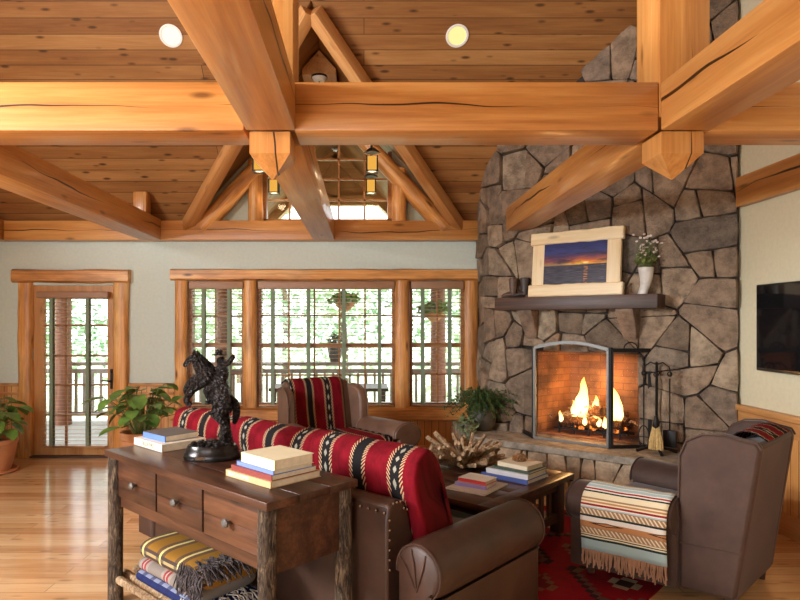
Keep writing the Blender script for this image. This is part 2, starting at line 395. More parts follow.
def rug():
    k = N('red_rug'); uv = k.sep(k.coord('UV'))
    tu = k.math('PINGPONG', uv[0], .42); tv = k.math('PINGPONG', uv[1], .36)
    s5 = lambda t: k.math('DIVIDE', k.math('FLOOR', k.math('MULTIPLY', t, 22.0)), 22.0)
    d = k.math('ADD', s5(tu), s5(tv)); n = k.noise(k.coord('UV'), 14, 4)
    col = k.ramp(k.math('MULTIPLY', d, 1.6), [(0,c(58,40,40)),(.07,c(170,148,118)),(.13,c(138,20,34)),(.40,c(100,76,62)),(.46,c(160,136,106)),(.50,c(46,34,38)),(.56,c(136,20,34)),(.92,c(120,84,66)),(.97,c(100,22,32))], 'CONSTANT')
    col = k.mix(k.math('MULTIPLY', k.step(n, .4, .7), .35), col, c(84,20,28))
    return k.bsdf(col, .95, 0, k.bump(k.noise(k.coord('UV'), 260, 2), .5, .006), spec=.1)
M['rug'] = rug()
def bark(name, lo, mid, hi):
    k = N(name); v = k.coord(); f = k.noise(k.map(v, (1, 1, .22)), 55, 5, .7, 1.2)
    g = k.noise(v, 9, 3)
    col = k.mix(k.step(g, .4, .7), k.ramp(f, [(.35, lo), (.5, mid), (.68, hi)]), k.ramp(f, [(.4, lo), (.75, mid)]))
    return k.bsdf(col, .85, 0, k.bump(f, 1.0, .02), spec=.2)
M['bark'] = bark('hickory_bark', c(40,32,27), c(92,76,62), c(160,138,112))
M['peel'] = bark('peeled_branch', c(120,94,68), c(186,154,118), c(224,202,168))
def painting():
    k = N('sunset_picture'); uv = k.sep(k.coord('UV')); u, v = uv[0], uv[1]
    n = k.noise(k.map(k.coord('UV'), (2, 6, 1), rot=(0, 0, -.5)), 1.6, 5, .6, .6)
    sky = k.ramp(k.math('ADD', v, k.math('MULTIPLY', k.math('SUBTRACT', n, .5), .35)), [(.48, c(250,190,60)), (.55, c(236,120,40)), (.66, c(120,70,90)), (.78, c(70,90,170)), (.9, c(44,54,120))])
    du = k.math('SUBTRACT', u, .68); dv = k.math('SUBTRACT', v, .50)
    dd = k.math('ADD', k.math('MULTIPLY', du, du), k.math('MULTIPLY', k.math('MULTIPLY', dv, dv), 6.0))
    sky = k.mix(k.math('SUBTRACT', 1.0, k.step(dd, .0, .16)), k.mix(.65, sky, c(44,46,90)), sky)
    cl = k.noise(k.map(k.coord('UV'), (1.5, 5, 1), rot=(0, 0, -.45), loc=(2, 1, 0)), 2, 5)
    sky = k.mix(k.math('MULTIPLY', k.step(cl, .5, .62), .8), sky, c(52,42,62))
    sky = k.mix(k.math('SUBTRACT', 1.0, k.step(dd, .0005, .003)), sky, c(255,240,170))
    wn = k.noise(k.map(k.coord('UV'), (3, 22, 1)), 2, 4)
    sea = k.ramp(wn, [(.35, c(28,28,40)), (.62, c(74,66,78)), (.8, c(140,130,130))])
    sea = k.mix(k.math('MULTIPLY', k.math('LESS_THAN', k.math('ABSOLUTE', du), .03), k.step(wn, .5, .6)), sea, c(220,140,60))
    col = k.mix(k.math('GREATER_THAN', v, .46), sea, sky)
    return k.bsdf(col, .3, 0, None, spec=.3)
M['painting'] = painting()
# ---------------------------------------------------------------- room measures (metres; eye at 1.6 m looking along +Y)
F = 610.0; EYE = 1.6; YB = 7.3; XR = 3.2; XL = -4.6
def X(px, Y): return (px-364)*Y/F
def Z(py, Y): return EYE+(323-py)*Y/F
ZP = 2.79; RID = 3.2            # plate top, ridge line Y
def zroof(y): return ZP+(YB-y) if y > RID else ZP+(YB-RID)-(RID-y)
XC, HW = -.48, 1.62; SR = 1.75; ZR = ZP+SR; DP = SR/HW

def holed(name, u0, u1, z0, z1, holes, fn, mat, thick):
    us = sorted({u0, u1, *[h[0] for h in holes], *[h[1] for h in holes]}); zs = sorted({z0, z1, *[h[2] for h in holes], *[h[3] for h in holes]})
    m = MB()
    for a, b in zip(us, us[1:]):
        for p, q in zip(zs, zs[1:]):
            if any(h[0] <= (a+b)/2 <= h[1] and h[2] <= (p+q)/2 <= h[3] for h in holes): continue
            m.box(*fn(a, b, p, q, thick))
    return struct(m.build(name, mat, smooth=False))
DOOR = (X(33,YB), X(115,YB), 0.0, Z(285,YB))
WINS = [(X(188,YB), X(245,YB)), (X(257,YB), X(396,YB)), (X(409,YB), X(465,YB))]
WZ0, WZ1 = Z(407,YB), Z(281,YB)
holed('wall_back', XL-.15, XR+.15, 0, ZP, [DOOR]+[(a, b, WZ0, WZ1) for a, b in WINS], lambda a, b, p, q, t: (((a+b)/2, YB+t/2, (p+q)/2), (b-a, t, q-p)), M['paint'], .16)
# gable wall round the dormer window
gx0, gx1 = X(262,YB), X(392,YB)
def zg(x): return ZP+DP*(HW-abs(x-XC))
g = MB()
g.prism([(XC-HW, ZP), (gx0, ZP), (gx0, zg(gx0))], 'y', YB, YB+.16); g.prism([(gx1, ZP), (XC+HW, ZP), (gx1, zg(gx1))], 'y', YB, YB+.16)
g.prism([(gx0+.25, zg(gx0+.25)-.1), (gx1-.25, zg(gx1-.25)-.1), (XC, ZR)], 'y', YB, YB+.16)
struct(g.build('wall_gable', M['paint2'], smooth=False))
# side walls
g = MB(); g.prism([(YB+.16, 0), (YB+.16, ZP-.15), (RID, zroof(RID)-.02), (-1.3, zroof(-1.3)-.02), (-1.3, 0)], 'x', XR, XR+.15)
struct(g.build('wall_right', M['paintR'], smooth=False))
g = MB(); lw = (.1, 2.5, 2.1, 3.3)
for poly in ([(YB+.16,0),(YB+.16,ZP-.15),(RID,zroof(RID)-.02),(2.6,zroof(2.6)-.02),(2.6,0)], [(2.6,0),(2.6,2.1),(.1,2.1),(.1,0)], [(2.6,3.3),(2.6,zroof(2.6)-.02),(.1,zroof(.1)-.02),(.1,3.3)], [(.2,0),(.2,zroof(.2)-.02),(-1.3,zroof(-1.3)-.02),(-1.3,0)]):
    g.prism(poly, 'x', XL-.15, XL)
struct(g.build('wall_left', M['paint'], smooth=False))
holed('wall_rear', XL-.15, XR+.15, 0, zroof(-1.3)-.03, [(-3.6, -.9, .5, 2.2)], lambda a, b, p, q, t: (((a+b)/2, -1.3-t/2, (p+q)/2), (b-a, t, q-p)), M['paint'], .15)
# floor
struct(MB().box(((XL+XR)/2, 3.0, -.05), (XR-XL+.3, 8.9, .1)).build('floor', M['floor'], smooth=False))
# ceilings (boards run along X)
q2 = math.sqrt(2)
g = MB(); g.prism([(XL-.2,-.0), (XC-HW,0), (XC, SR*q2), (XC+HW,0), (XR+.15,0), (XR+.15,(YB-RID)*q2), (XL-.2,(YB-RID)*q2)], 'z', -.12, 0)
struct(g.build('ceiling', M['ceil'], loc=(0, YB, ZP), rot=(math.radians(135), 0, 0), smooth=False))
g = MB(); g.prism([(XL-.2,0), (XR+.15,0), (XR+.15,(RID+1.5)*q2), (XL-.2,(RID+1.5)*q2)], 'z', 0, .12)
struct(g.build('ceiling', M['ceil'], loc=(0, RID, zroof(RID)), rot=(math.radians(-135), 0, 0), smooth=False))
for sgn in (-1, 1):     # dormer slopes run on outside as the porch gable
    def PT(w, y): return (XC+sgn*w, y, ZR-DP*w)
    nrm = Vector((sgn*DP, 0, 1)).normalized()*.1
    lo = [PT(0, YB-SR), PT(0, 10.4), PT(HW+.3, 10.4), PT(HW+.3, YB+.16), PT(HW, YB)]
    g = MB(); A = [g.b.verts.new(p) for p in lo]; B = [g.b.verts.new(Vector(p)+nrm) for p in lo]
    g.face(A); g.face(list(reversed(B)))
    for i in range(5): g.face((A[i], B[i], B[(i+1)%5], A[(i+1)%5]))
    struct(g.build('ceiling_dormer', M['ceil'], smooth=False))

# ---------------------------------------------------------------- timbers
def beam(name, a, b, w, h, mat, label, cat='beam', group=None, bev=.008, up=(0,0,1)):
    a, b = Vector(a), Vector(b); L = (b-a).length
    ax = {'x': 0, 'y': 1, 'z': 2}[mat[-1]]; d = (b-a).normalized()
    o = MB(); si = [w, w, h]
    if mat[-1] == 'x': si = (L, w, h); x = d; y = Vector(up).cross(x).normalized(); rot = Matrix((x, y, x.cross(y))).transposed()
    elif mat[-1] == 'y': si = (w, L, h); y = d; x = y.cross(Vector(up)).normalized(); rot = Matrix((x, y, x.cross(y))).transposed()
    else: si = (w, h, L); rot = Matrix()
    o.box((0,0,0), si, None, bev)
    ob = o.build(name, M[mat], loc=(a+b)/2, rot=rot.to_euler()); return tag(ob, label, cat, group)
TG = 'roof timbers of the great room'
cy, cz, ch = 3.21, 2.695, .247
beam('cross_beam', (-4.55,cy,cz), (-.607,cy,cz), .26, ch, 'beam_x', 'bright honey timber crossing the upper left with long dark cracks', group=TG)
beam('cross_beam', (-.353,cy,cz), (1.488,cy,cz), .26, ch, 'beam_x', 'long honey cross beam in the upper middle, between the two hanging posts', group=TG)
beam('cross_beam', (1.752,cy,cz), (XR,cy,cz), .26, ch, 'beam_x', 'short shaded cross beam at upper right running into the right wall', group=TG)
def post(x0, x1, label):
    w = x1-x0; t = thing('hanging_post', label, 'post', ((x0+x1)/2, cy, 2.36), 0, 'hanging posts')
    MB().box((0, 0, 2.33), (w, .26, 4.1), None, .006).build('shaft', M['beam_z'], t)
    k = w*.84/2; g = MB()
    r = lambda s_, z: [(-s_, -s_, z), (s_, -s_, z), (s_, s_, z), (-s_, s_, z)]
    g.loft([r(k, .215), r(k, .105), r(.004, -.005)]); g.build('pendant_drop', M['beam_z'], t, smooth=False)
post(-.603, -.357, 'hanging timber post at left crossing, pyramid tip above the window')
post(1.492, 1.748, 'hanging timber post at right crossing, pyramid tip before the chimney')
zc = 2.69
for x, y0, y1, lb in ((-2.495, 7.12, 3.345, 'long timber slanting down from the left edge to the wall above the door'),
                      (-.47, 7.12, 3.345, 'grey-sheened timber running from left hanging post back to the window wall'),
                      (-.47, 3.075, -1.15, 'broad timber overhead at top left with a wavy crack in its underside'),
                      (1.62, 6.42, 3.345, 'timber running from right hanging post back into the stone chimney'),
                      (1.62, 3.075, -1.15, 'heavy timber at top right coming forward out of the picture'),
                      (-4.345, 7.3, -1.2, 'timber along the left wall, only a sliver showing at left edge')):
    beam('tie_beam', (x, y0, zc), (x, y1, zc), .25, .24, 'beam_y', lb, group=TG)
beam('wall_plate', (-4.21, 7.205, 2.683), (1.42, 7.205, 2.683), .17, .226, 'beam_x', 'long wall beam above the door and windows of the back wall', group=TG)
beam('wall_plate', (3.165, 5.15, 2.7), (3.165, -1.2, 2.7), .06, .25, 'beam_y', 'beam along the right wall above the television', group=TG)
beam('king_stub', (-2.54, 6.98, 2.82), (-2.54, 6.98, 3.09), .15, .15, 'beam_z', 'short stub post on the left tie beam under the ceiling', cat='post')
for s_, w_ in ((-1, 'left'), (1, 'right')):
    a = Vector((XC+s_*(HW-.02), YB-.12, ZP-.06)); b = Vector((XC+s_*.02, YB-SR-.03, ZR-.12))
    beam('valley_rafter', a, b, .13, .13, 'pine_x', f'slanting valley timber on the {w_} side where the dormer meets the ceiling', group='valley rafters', cat='rafter')
    d = Vector((-s_*1, 0, DP)).normalized(); nn = Vector((-s_*DP, 0, -1)).normalized()
    a = Vector((XC+s_*(HW-.12), 7.19, ZP-.02))+nn*.085; b = a+d*(2.02)
    g = MB(); g.log((0,0,0), (2.02,0,0), .1, .095, 12, 16, .06); o = g.build('gable_rafter', M['log_x'], loc=a, rot=Matrix((d, Vector((0,1,0)), d.cross(Vector((0,1,0))))).transposed().to_euler())
    tag(o, f'dark peeled rafter sloping along the {w_} side of the high gable window', 'rafter', 'gable rafters')
    xx = X(255.5 if s_ < 0 else 399, 7.2)
    g = MB(); g.log((0,0,0), (0,0,zg(xx)-ZP-.16), .085, .085, 12, 8, .06); o = g.build('gable_post', M['log_z'], loc=(xx, 7.21, ZP+.005))
    tag(o, f'short log post at the {w_} edge of the high gable window', 'post', 'gable posts')
g = MB(); w = .18; g.prism([(-w, -.16), (w, -.16), (w, -.10), (0, .10), (-w, -.10)], 'y', 0, .79)
tag(g.build('ridge_block', M['pine_y'], loc=(XC, 6.5, ZR-.13), smooth=False), 'five-sided ridge timber end high in the dormer peak', 'beam')

# ---------------------------------------------------------------- windows and door
def wbars(m, xs, zs, x0, x1, z0, z1, y, w, d):
    for x in xs: m.box((x, y, (z0+z1)/2), (w, d, z1-z0))
    for z in zs: m.box(((x0+x1)/2, y, z), (x1-x0, d, w))
M['sash'] = wood('sash_wood', 'x', c(128,80,42), c(166,110,62), c(192,136,84), rough=.4, knot=0)
def window(n, x0, x1, z0, z1, vx, hz, rail=None):
    cx, czz = (x0+x1)/2, (z0+z1)/2
    fr = MB(); t = .045
    for s_ in (x0+t/2, x1-t/2): fr.box((s_-cx, 0, 0), (t, .12, z1-z0))
    for s_ in (z0+t/2, z1-t/2): fr.box((0, 0, s_-czz), (x1-x0-2*t, .12, t))
    o = struct(fr.build(f'window_{n}', M['sash'], loc=(cx, YB+.09, czz), smooth=False))
    m = MB(); wbars(m, [X(v, YB+.09)-cx for v in vx], [Z(h, YB+.09)-czz for h in hz], x0+t-cx, x1-t-cx, z0+t-czz, z1-t-czz, 0, .02, .03)
    m.build('muntins', M['sash'], o, smooth=False)
    if rail: MB().box((0, -.005, Z(rail, YB+.09)-czz), (x1-x0-2*t, .06, .055)).build('meeting_rail', M['sash'], o, smooth=False)
    MB().box((0, .005, 0), (x1-x0-2*t, .006, z1-z0-2*t)).build('glass_pane', M['glass'], o, smooth=False)
    return o
window(1, *WINS[0], WZ0, WZ1, [216], [316, 374], 345)
window(2, *WINS[1], WZ0, WZ1, [289, 314.5, 339.5, 365], [315.6, 375], 345.5)
window(3, *WINS[2], WZ0, WZ1, [437], [316, 374], 345)
# gable window
g = MB(); g.box(((gx0+gx1)/2, 0, ZP+.03), (gx1-gx0, .1, .06)); g.box((gx0+.025, 0, (ZP+zg(gx0))/2), (.05, .1, zg(gx0)-ZP)); g.box((gx1-.025, 0, (ZP+zg(gx1))/2), (.05, .1, zg(gx1)-ZP))
o = struct(g.build('window_4', M['sash'], loc=(0, YB+.08, 0), smooth=False))
m = MB()
for v in (289, 314, 338.5, 364.5): x = X(v, YB); m.box((x, 0, (ZP+zg(x)-.1)/2), (.022, .03, zg(x)-.1-ZP))
for h in (199, 178, 158, 137): z = Z(h, YB); w = min(HW-(z-ZP)/DP-.05, (gx1-gx0)/2); m.box((XC+.04, 0, z), (2*w-.12, .03, .022))
m.build('muntins', M['sash'], o, smooth=False)
g = MB(); g.prism([(gx0, ZP), (gx1, ZP), (gx1, zg(gx1)), (XC+.6, zg(XC+.6)), (XC-.6, zg(XC-.6)), (gx0, zg(gx0))], 'y', -.003, .003); g.build('glass_pane', M['glass'], o, smooth=False)
# log casings
def casing(n, p0, p1, r, ax, fl=.55, wob=.07):
    p0, p1 = Vector(p0), Vector(p1); L = (p1-p0).length; g = MB(); d = {'x': (L/2,0,0), 'z': (0,0,L/2)}[ax]
    g.log(-Vector(d), d, r, r*R.uniform(.93, 1.02), 14, 18, wob)
    for v in g.b.verts: v.co.y *= fl
    return struct(g.build(f'trim_{n}', M['log_'+ax], loc=(p0+p1)/2))
yc = YB-.04
def slabtrim(n, x0, x1, z0, z1, y0, y1, ax, wv=.012):
    g = MB(); L = (x1-x0) if ax == 'x' else (z1-z0); W = (z1-z0) if ax == 'x' else (x1-x0); T = y1-y0; rings = []; ph = R.random()*40
    for i in range(25):
        t = i/24-.5; a = W/2+wv*mnoise.noise((t*L*4, ph, 0)); b = W/2+wv*mnoise.noise((t*L*4, ph+9, 0)); dd = .5*wv*mnoise.noise((t*L*5, ph, 7))
        pr = [(-a, T/2), (-a, -T*.25+dd), (-a*.72, -T/2+dd), (b*.72, -T/2-dd), (b, -T*.25-dd), (b, T/2)]
        rings.append([(t*L, y, p) if ax == 'x' else (p, y, t*L) for p, y in pr])
    g.loft(rings); return struct(g.build(f'trim_{n}', M['log_'+ax], loc=((x0+x1)/2, (y0+y1)/2, (z0+z1)/2), ang=50))
slabtrim(1, X(20,YB), X(33.5,YB), 0, Z(283,YB), YB-.07, YB+.02, 'z'); slabtrim(2, X(114.5,YB), X(129.5,YB), 0, Z(283,YB), YB-.07, YB+.02, 'z')
slabtrim(3, X(15.5,YB), X(131,YB), Z(283,YB), Z(270,YB), YB-.10, YB+.02, 'x')
casing(4, (X(182,YB), yc, WZ0), (X(182,YB), yc, WZ1), .077, 'z'); casing(5, (X(250.7,YB), yc, WZ0), (X(250.7,YB), yc, WZ1), .082, 'z')
casing(6, (X(402.3,YB), yc, WZ0), (X(402.3,YB), yc, WZ1), .088, 'z'); casing(7, (X(471,YB), yc, WZ0), (X(471,YB), yc, WZ1), .083, 'z')
slabtrim(8, X(172.5,YB), X(480,YB), WZ1, Z(269.5,YB), YB-.11, YB+.02, 'x')
slabtrim(9, X(174,YB), X(479,YB), Z(420,YB), WZ0, YB-.12, YB+.06, 'x')
# wainscot, rails, baseboards
ZW = .865; zs = Z(420, YB)
g = MB()
for a, b, t in ((XL, X(20,YB), ZW), (X(129.5,YB), X(174.5,YB), ZW), (X(174.5,YB), 1.38, zs)):
    g.box(((a+b)/2, YB-.01, t/2), (b-a, .02, t))
struct(g.build('trim_10', M['wains_y'], smooth=False))
g = MB()
for a, b in ((XL, X(20,YB)), (X(129.5,YB), X(174.5,YB))):
    g.box(((a+b)/2, YB-.025, ZW), (b-a, .05, .035), None, .006); g.box(((a+b)/2, YB-.018, ZW-.105), (b-a, .036, .03), None, .004)
struct(g.build('trim_11', M['pine_x']))
g = MB()
for a, b in ((XL, X(20,YB)), (X(129.5,YB), 1.38)): g.box(((a+b)/2, YB-.02, .07), (b-a, .04, .14), None, .006)
struct(g.build('baseboard_back', M['pine_x']))
struct(MB().box((XR-.01, 1.95, .44), (.02, 6.5, .88)).build('trim_12', M['wains_x'], smooth=False))
struct(MB().box((XR-.03, 1.95, .89), (.06, 6.5, .05), None, .008).build('trim_13', M['pine_y']))
struct(MB().box((XR-.02, 1.95, .80), (.035, 6.5, .12), None, .004).build('trim_14', M['pine_y']))
struct(MB().box((XR-.02, 1.95, .085), (.04, 6.5, .17), None, .006).build('baseboard_right', M['pine_y']))
# door
dx0, dx1, _, dz1 = DOOR; gz0, gz1 = Z(446,YB), Z(299,YB); ga, gb = X(44,YB), X(107,YB)
d = MB(); dcx = (dx0+dx1)/2
for a, b, p, q in ((dx0+.005, ga, .012, dz1-.005), (gb, dx1-.005, .012, dz1-.005), (ga, gb, .012, gz0), (ga, gb, gz1, dz1-.005)):
    d.box(((a+b)/2-dcx, 0, (p+q)/2), (b-a, .045, q-p))
o = struct(d.build('door_1', M['pine_z'], loc=(dcx, YB+.035, 0), smooth=False))
m = MB(); wbars(m, [X(65,YB)-dcx, X(86,YB)-dcx], [Z(v, YB) for v in (325.5, 356, 385, 415)], ga-dcx, gb-dcx, gz0, gz1, 0, .022, .03); m.build('muntins', M['sash'], o, smooth=False)
MB().box((0, .008, (gz0+gz1)/2), (gb-ga, .006, gz1-gz0)).build('glass_pane', M['glass'], o, smooth=False)
h = MB(); hx = X(111.5,YB)-dcx; h.box((hx, -.03, Z(379,YB)), (.035, .014, .24), None, .006); h.tube([(hx, -.03, Z(381,YB)), (hx, -.075, Z(381,YB)), (hx-.10, -.08, Z(380.3,YB))], .011, 8); h.ball((hx, -.04, Z(372,YB)), .014)
h.build('door_handle', M['iron'], o)
g = MB(); g.box((dcx, YB-.0, .01), (dx1-dx0, .16, .02)); struct(g.build('trim_15', M['dark_x'], smooth=False))
# blinds
def blind(x0, x1, z0, z1, tapes, y, label, head=.095, hx=0):
    cx = (x0+x1)/2; t = thing('window_blind', label, 'blind', (cx, y, z0), 0, 'wooden blinds'); w = x1-x0
    MB().box((0, -.015, z1-z0-head/2), (w+hx, .075, head), None, .01).build('head_rail', M['taupe'], t)
    g = MB(); n = int((z1-z0-head)/.0445)
    for i in range(n): g.box((0, 0, .04+i*.0445), (w-.012, .05, .0032), rotx(math.radians(-6)))
    g.build('slats', M['slat'], t, smooth=False)
    MB().box((0, 0, .012), (w-.012, .05, .02), None, .003).build('bottom_rail', M['slat'], t)
    for tx in tapes:
        g = MB()
        for yy in (-.0285, .0285): g.box((tx-cx, yy, (z1-z0-head)/2+.01), (.042, .0015, z1-z0-head-.02))
        g.build('tape', M['tape'], t, smooth=False)
blind(X(190,YB), X(244,YB), WZ0+.01, WZ1-.005, [X(204,YB), X(229.5,YB)], YB-.01, 'wooden slat blind on the narrow window left of the wide one')
blind(X(258.5,YB), X(394.5,YB), WZ0+.01, WZ1-.005, [X(273,YB), X(308.5,YB), X(344,YB), X(379.5,YB)], YB-.01, 'widest wooden slat blind, four sage tapes, over the middle window')
blind(X(411,YB), X(463,YB), WZ0+.01, WZ1-.005, [X(422.5,YB), X(449.5,YB)], YB-.01, 'wooden slat blind on the narrow window next to the chimney')
blind(X(43,YB), X(108,YB), gz0-.01, Z(292,YB), [X(54,YB), X(90,YB)], YB-.045, 'wooden slat blind hung on the glass door', .075, .07)
# recessed ceiling lights
for px, mt, lb in ((171, 'lampW', 'round white recessed light in the ceiling at upper left'), (457, 'lampY', 'round yellow recessed light in the ceiling at upper centre')):
    x = X(px, 5.77); t = thing('recessed_light', lb, 'ceiling light', (x, 5.77, ZP+YB-5.77), 0, 'recessed ceiling lights'); t.rotation_euler = (math.radians(135), 0, 0)
    MB().lathe([(.085, .0), (.105, .004), (.108, .012), (.09, .014), (.085, .008)], n=28, caps=False).build('trim_ring', M['white'], t)
    MB().lathe([(.001, .006), (.088, .006), (.088, .001)], n=28).build('lens', M[mt], t)
# chandelier with four lanterns
t = thing('lantern_chandelier', 'black iron chandelier with four amber lanterns hanging in the dormer', 'chandelier', (XC, 6.55, 3.1))
zt = ZR-.29-3.1
MB().lathe([(.001, zt), (.075, zt), (.08, zt-.02), (.06, zt-.05), (.001, zt-.06)]).build('canopy', M['white'], t)
MB().lathe([(.082, zt), (.086, zt), (.086, zt-.02), (.082, zt-.02)], caps=False).build('canopy_ring', M['iron'], t)
g = MB(); g.tube([(0,0,zt-.04), (0,0,.68)], .009); g.tube([(-.57,.5,.68),(.57,-.5,.68)], .014); g.tube([(-.57,-.5,.68),(.57,.5,.68)], .014); g.ball((0,0,.68), .04); g.build('frame', M['iron'], t)
for sx in (-1, 1):
    for sy in (-1, 1):
        px_, py_ = sx*.56, sy*.5
        g = MB(); g.tube([(px_,py_,.68),(px_,py_,.24)], .006); g.lathe([(.085,.19),(.03,.235),(.001,.245)], (px_,py_,0), 4); g.box((px_,py_,.0), (.12,.12,.012))
        for a in (-1, 1):
            for b in (-1, 1): g.box((px_+a*.052, py_+b*.052, .075), (.012,.012,.15))
        l = g.build('lantern_cage', M['iron'], t, smooth=False)
        MB().box((px_,py_,.078), (.088,.088,.135)).build('amber_glass', M['amber'], l, smooth=False)

# ---------------------------------------------------------------- outside
M['deck'] = planks('grey_deck', .14, 3, c(150,146,140), c(182,178,172), c(206,202,196), rough=.6, knot=.1)
M['grass'] = plain('pale_lawn', c(196,204,176), .95, var=.15, nsc=.8)
M['redlog'] = wood('red_brown_log', 'z', c(92,56,40), c(130,82,58), c(160,106,78), rough=.6)
M['rail'] = plain('grey_rail', c(150,136,126), .7)
M['tl1'] = plain('tree_leaf_light', c(186,208,176), .7, var=.4, nsc=.9); M['tl2'] = plain('tree_leaf_mid', c(150,184,150), .7, var=.4, nsc=.9)
M['trunk'] = plain('tree_trunk', c(96,80,66), .9, var=.2)
struct(MB().box((-1, 9.05, -.13), (14, 3.1, .12)).build('deck', M['deck'], smooth=False))
struct(MB().box((0, 40, -1.1), (120, 70, .1)).build('ground', M['grass'], smooth=False))
for a, b in ((-9, XC-HW-.3), (XC+HW+.3, 6)): struct(MB().box(((a+b)/2, 9.05, 2.76), (b-a, 3.1, .1)).build('porch_roof', M['ceil'], smooth=False))
t = thing('deck_railing', 'wooden railing with balusters along the deck outside the windows', 'railing', (0, 10.3, -.07))
MB().box((-1, 0, .98), (12, .12, .05)).build('top_rail', M['rail'], t, smooth=False)
MB().box((-1, 0, .86), (12, .05, .07)).build('upper_rail', M['rail'], t, smooth=False)
MB().box((-1, 0, .14), (12, .05, .07)).build('bottom_rail', M['rail'], t, smooth=False)
b0 = MB().box((0, 0, .5), (.04, .04, .68)).build('baluster', M['rail'], t, smooth=False); b0.location.x = -6.4
for i in range(1, 78):
    q = b0.copy(); COL.objects.link(q); q.parent = t; q.location.x = -6.4+i*.14
for x, lb in ((-4.95, 'log porch post seen through the glass door'), (-2.3, 'log porch post seen through the left window'), (1.22, 'red brown log porch post seen through the right window')):
    g = MB(); g.log((0,0,0), (0,0,2.75), .13, .12, 12, 10, .04); tag(g.build('porch_post', M['redlog'], loc=(x, 10.05, -.07)), lb, 'post', 'porch posts')
t = thing('porch_truss', 'open timber gable truss of the porch beyond the high window', 'truss', (XC, 10.2, ZP))
for s_ in (-1, 1): MB().bar((s_*HW, 0, -.05), (0, 0, SR-.12), .16, .2, (0,1,0)).build('rafter', M['pine_x'], t, smooth=False)
MB().box((0, 0, .85), (1.7, .14, .16)).build('collar', M['pine_x'], t, smooth=False); MB().box((0, 0, 1.2), (.16, .14, .6)).build('king_post', M['pine_z'], t, smooth=False)
MB().prism([(-HW*.52, .84), (HW*.52, .84), (0, SR-.05)], 'y', .02, .06).build('gable_panel', M['pine_x'], t, smooth=False)
MB().box((0, 0, -.14), (2*HW+.4, .2, .2)).build('tie', M['pine_x'], t, smooth=False)
def leaves(m, n, ce, rad, size, droop=0.0, up=.3):
    for _ in range(n):
        v = Vector((R.gauss(0,1), R.gauss(0,1), R.gauss(0,1))).normalized()*(R.random()**.4); p = Vector((v.x*rad[0], v.y*rad[1], v.z*rad[2]))+Vector(ce)
        a = Vector((R.gauss(0,1), R.gauss(0,1), R.gauss(0,.6))).normalized(); b = a.cross(Vector((R.gauss(0,.5), R.gauss(0,.5), 1))).normalized(); s_ = size*R.uniform(.6, 1.3)
        m.quad(p-a*s_, p+b*s_*.5, p+a*s_, p-b*s_*.5)
def hang(px, py, Y, label):
    x, z = X(px, Y), Z(py, Y); t = thing('hanging_basket', label, 'hanging plant', (x, Y, z), 0, 'hanging baskets')
    MB().lathe([(.04,-.14),(.14,-.05),(.16,.02),(.14,.02)], n=14).build('basket', M['terracotta'], t)
    g = MB(); leaves(g, 260, (0,0,.06), (.26,.26,.12), .06); g.build('foliage', M['leaf'], t, norm=False, smooth=False)
    g = MB()
    for a in range(3): g.tube([(.15*math.cos(a*2.1), .15*math.sin(a*2.1), .02), (0,0,.5)], .004, 4)
    g.tube([(0,0,.5),(0,0,2.62-z)], .005, 4); g.build('hanger', M['iron'], t)
hang(345, 303, 9.6, 'fern basket hanging outside the middle window'); hang(434, 313, 9.3, 'bright green basket hanging outside the right window')
t = thing('deck_planter', 'dark urn with a small plant on the deck rail outside', 'planter', (X(335,10.3), 10.3, .94))
MB().lathe([(.07,0),(.11,.1),(.13,.25),(.11,.27)], n=14).build('urn', M['clay'], t); g = MB(); leaves(g, 120, (0,0,.36), (.14,.14,.13), .05); g.build('foliage', M['leafd'], t, norm=False, smooth=False)
t = thing('deck_table', 'dark outdoor table on the deck beyond the middle window', 'table', (X(330,9.0), 9.0, -.07))
MB().box((0,0,.72), (1.7,.7,.04)).build('tabletop', M['dark_x'], t, smooth=False)
for a in (-.78, .78):
    for b in (-.3, .3): MB().box((a,b,.35), (.06,.06,.7)).build('leg', M['dark_z'], t, smooth=False)
for x, y, h, cr, k in ((-10.5,16,8,2.6,1),(-7.2,19,9,3,2),(-4.4,15,8,2.2,1),(-2.6,20,10,3,2),(-.6,17,8,2.2,1),(1.4,21,10,3,2),(3.0,16,8,2.2,1),(6,19,9,3,2),(-13.5,22,10,3.4,2),(9.6,23,9,3,1),(-5.5,27,11,3.6,1),(2,28,11,3.6,1),(-1.2,30,12,3.6,2)):
    h *= .6; t = thing('tree', 'leafy green tree on the pale lawn beyond the deck', 'tree', (x, y, -1.05), 0, 'trees beyond the deck')
    MB().tube([(0,0,0),(.05,.05,h*.4),(-.05,0,h*.8)], [.16,.12,.05], 8).build('trunk', M['trunk'], t)
    g = MB()
    for j in range(10):
        a = R.random()*6.28; rr = cr*R.uniform(.2,.8); leaves(g, 105, (rr*math.cos(a), rr*math.sin(a), h*R.uniform(.26,.95)), (cr*.5, cr*.5, cr*.35), .17)
    g.build('foliage', M[f'tl{k}'], t, norm=False, smooth=False)
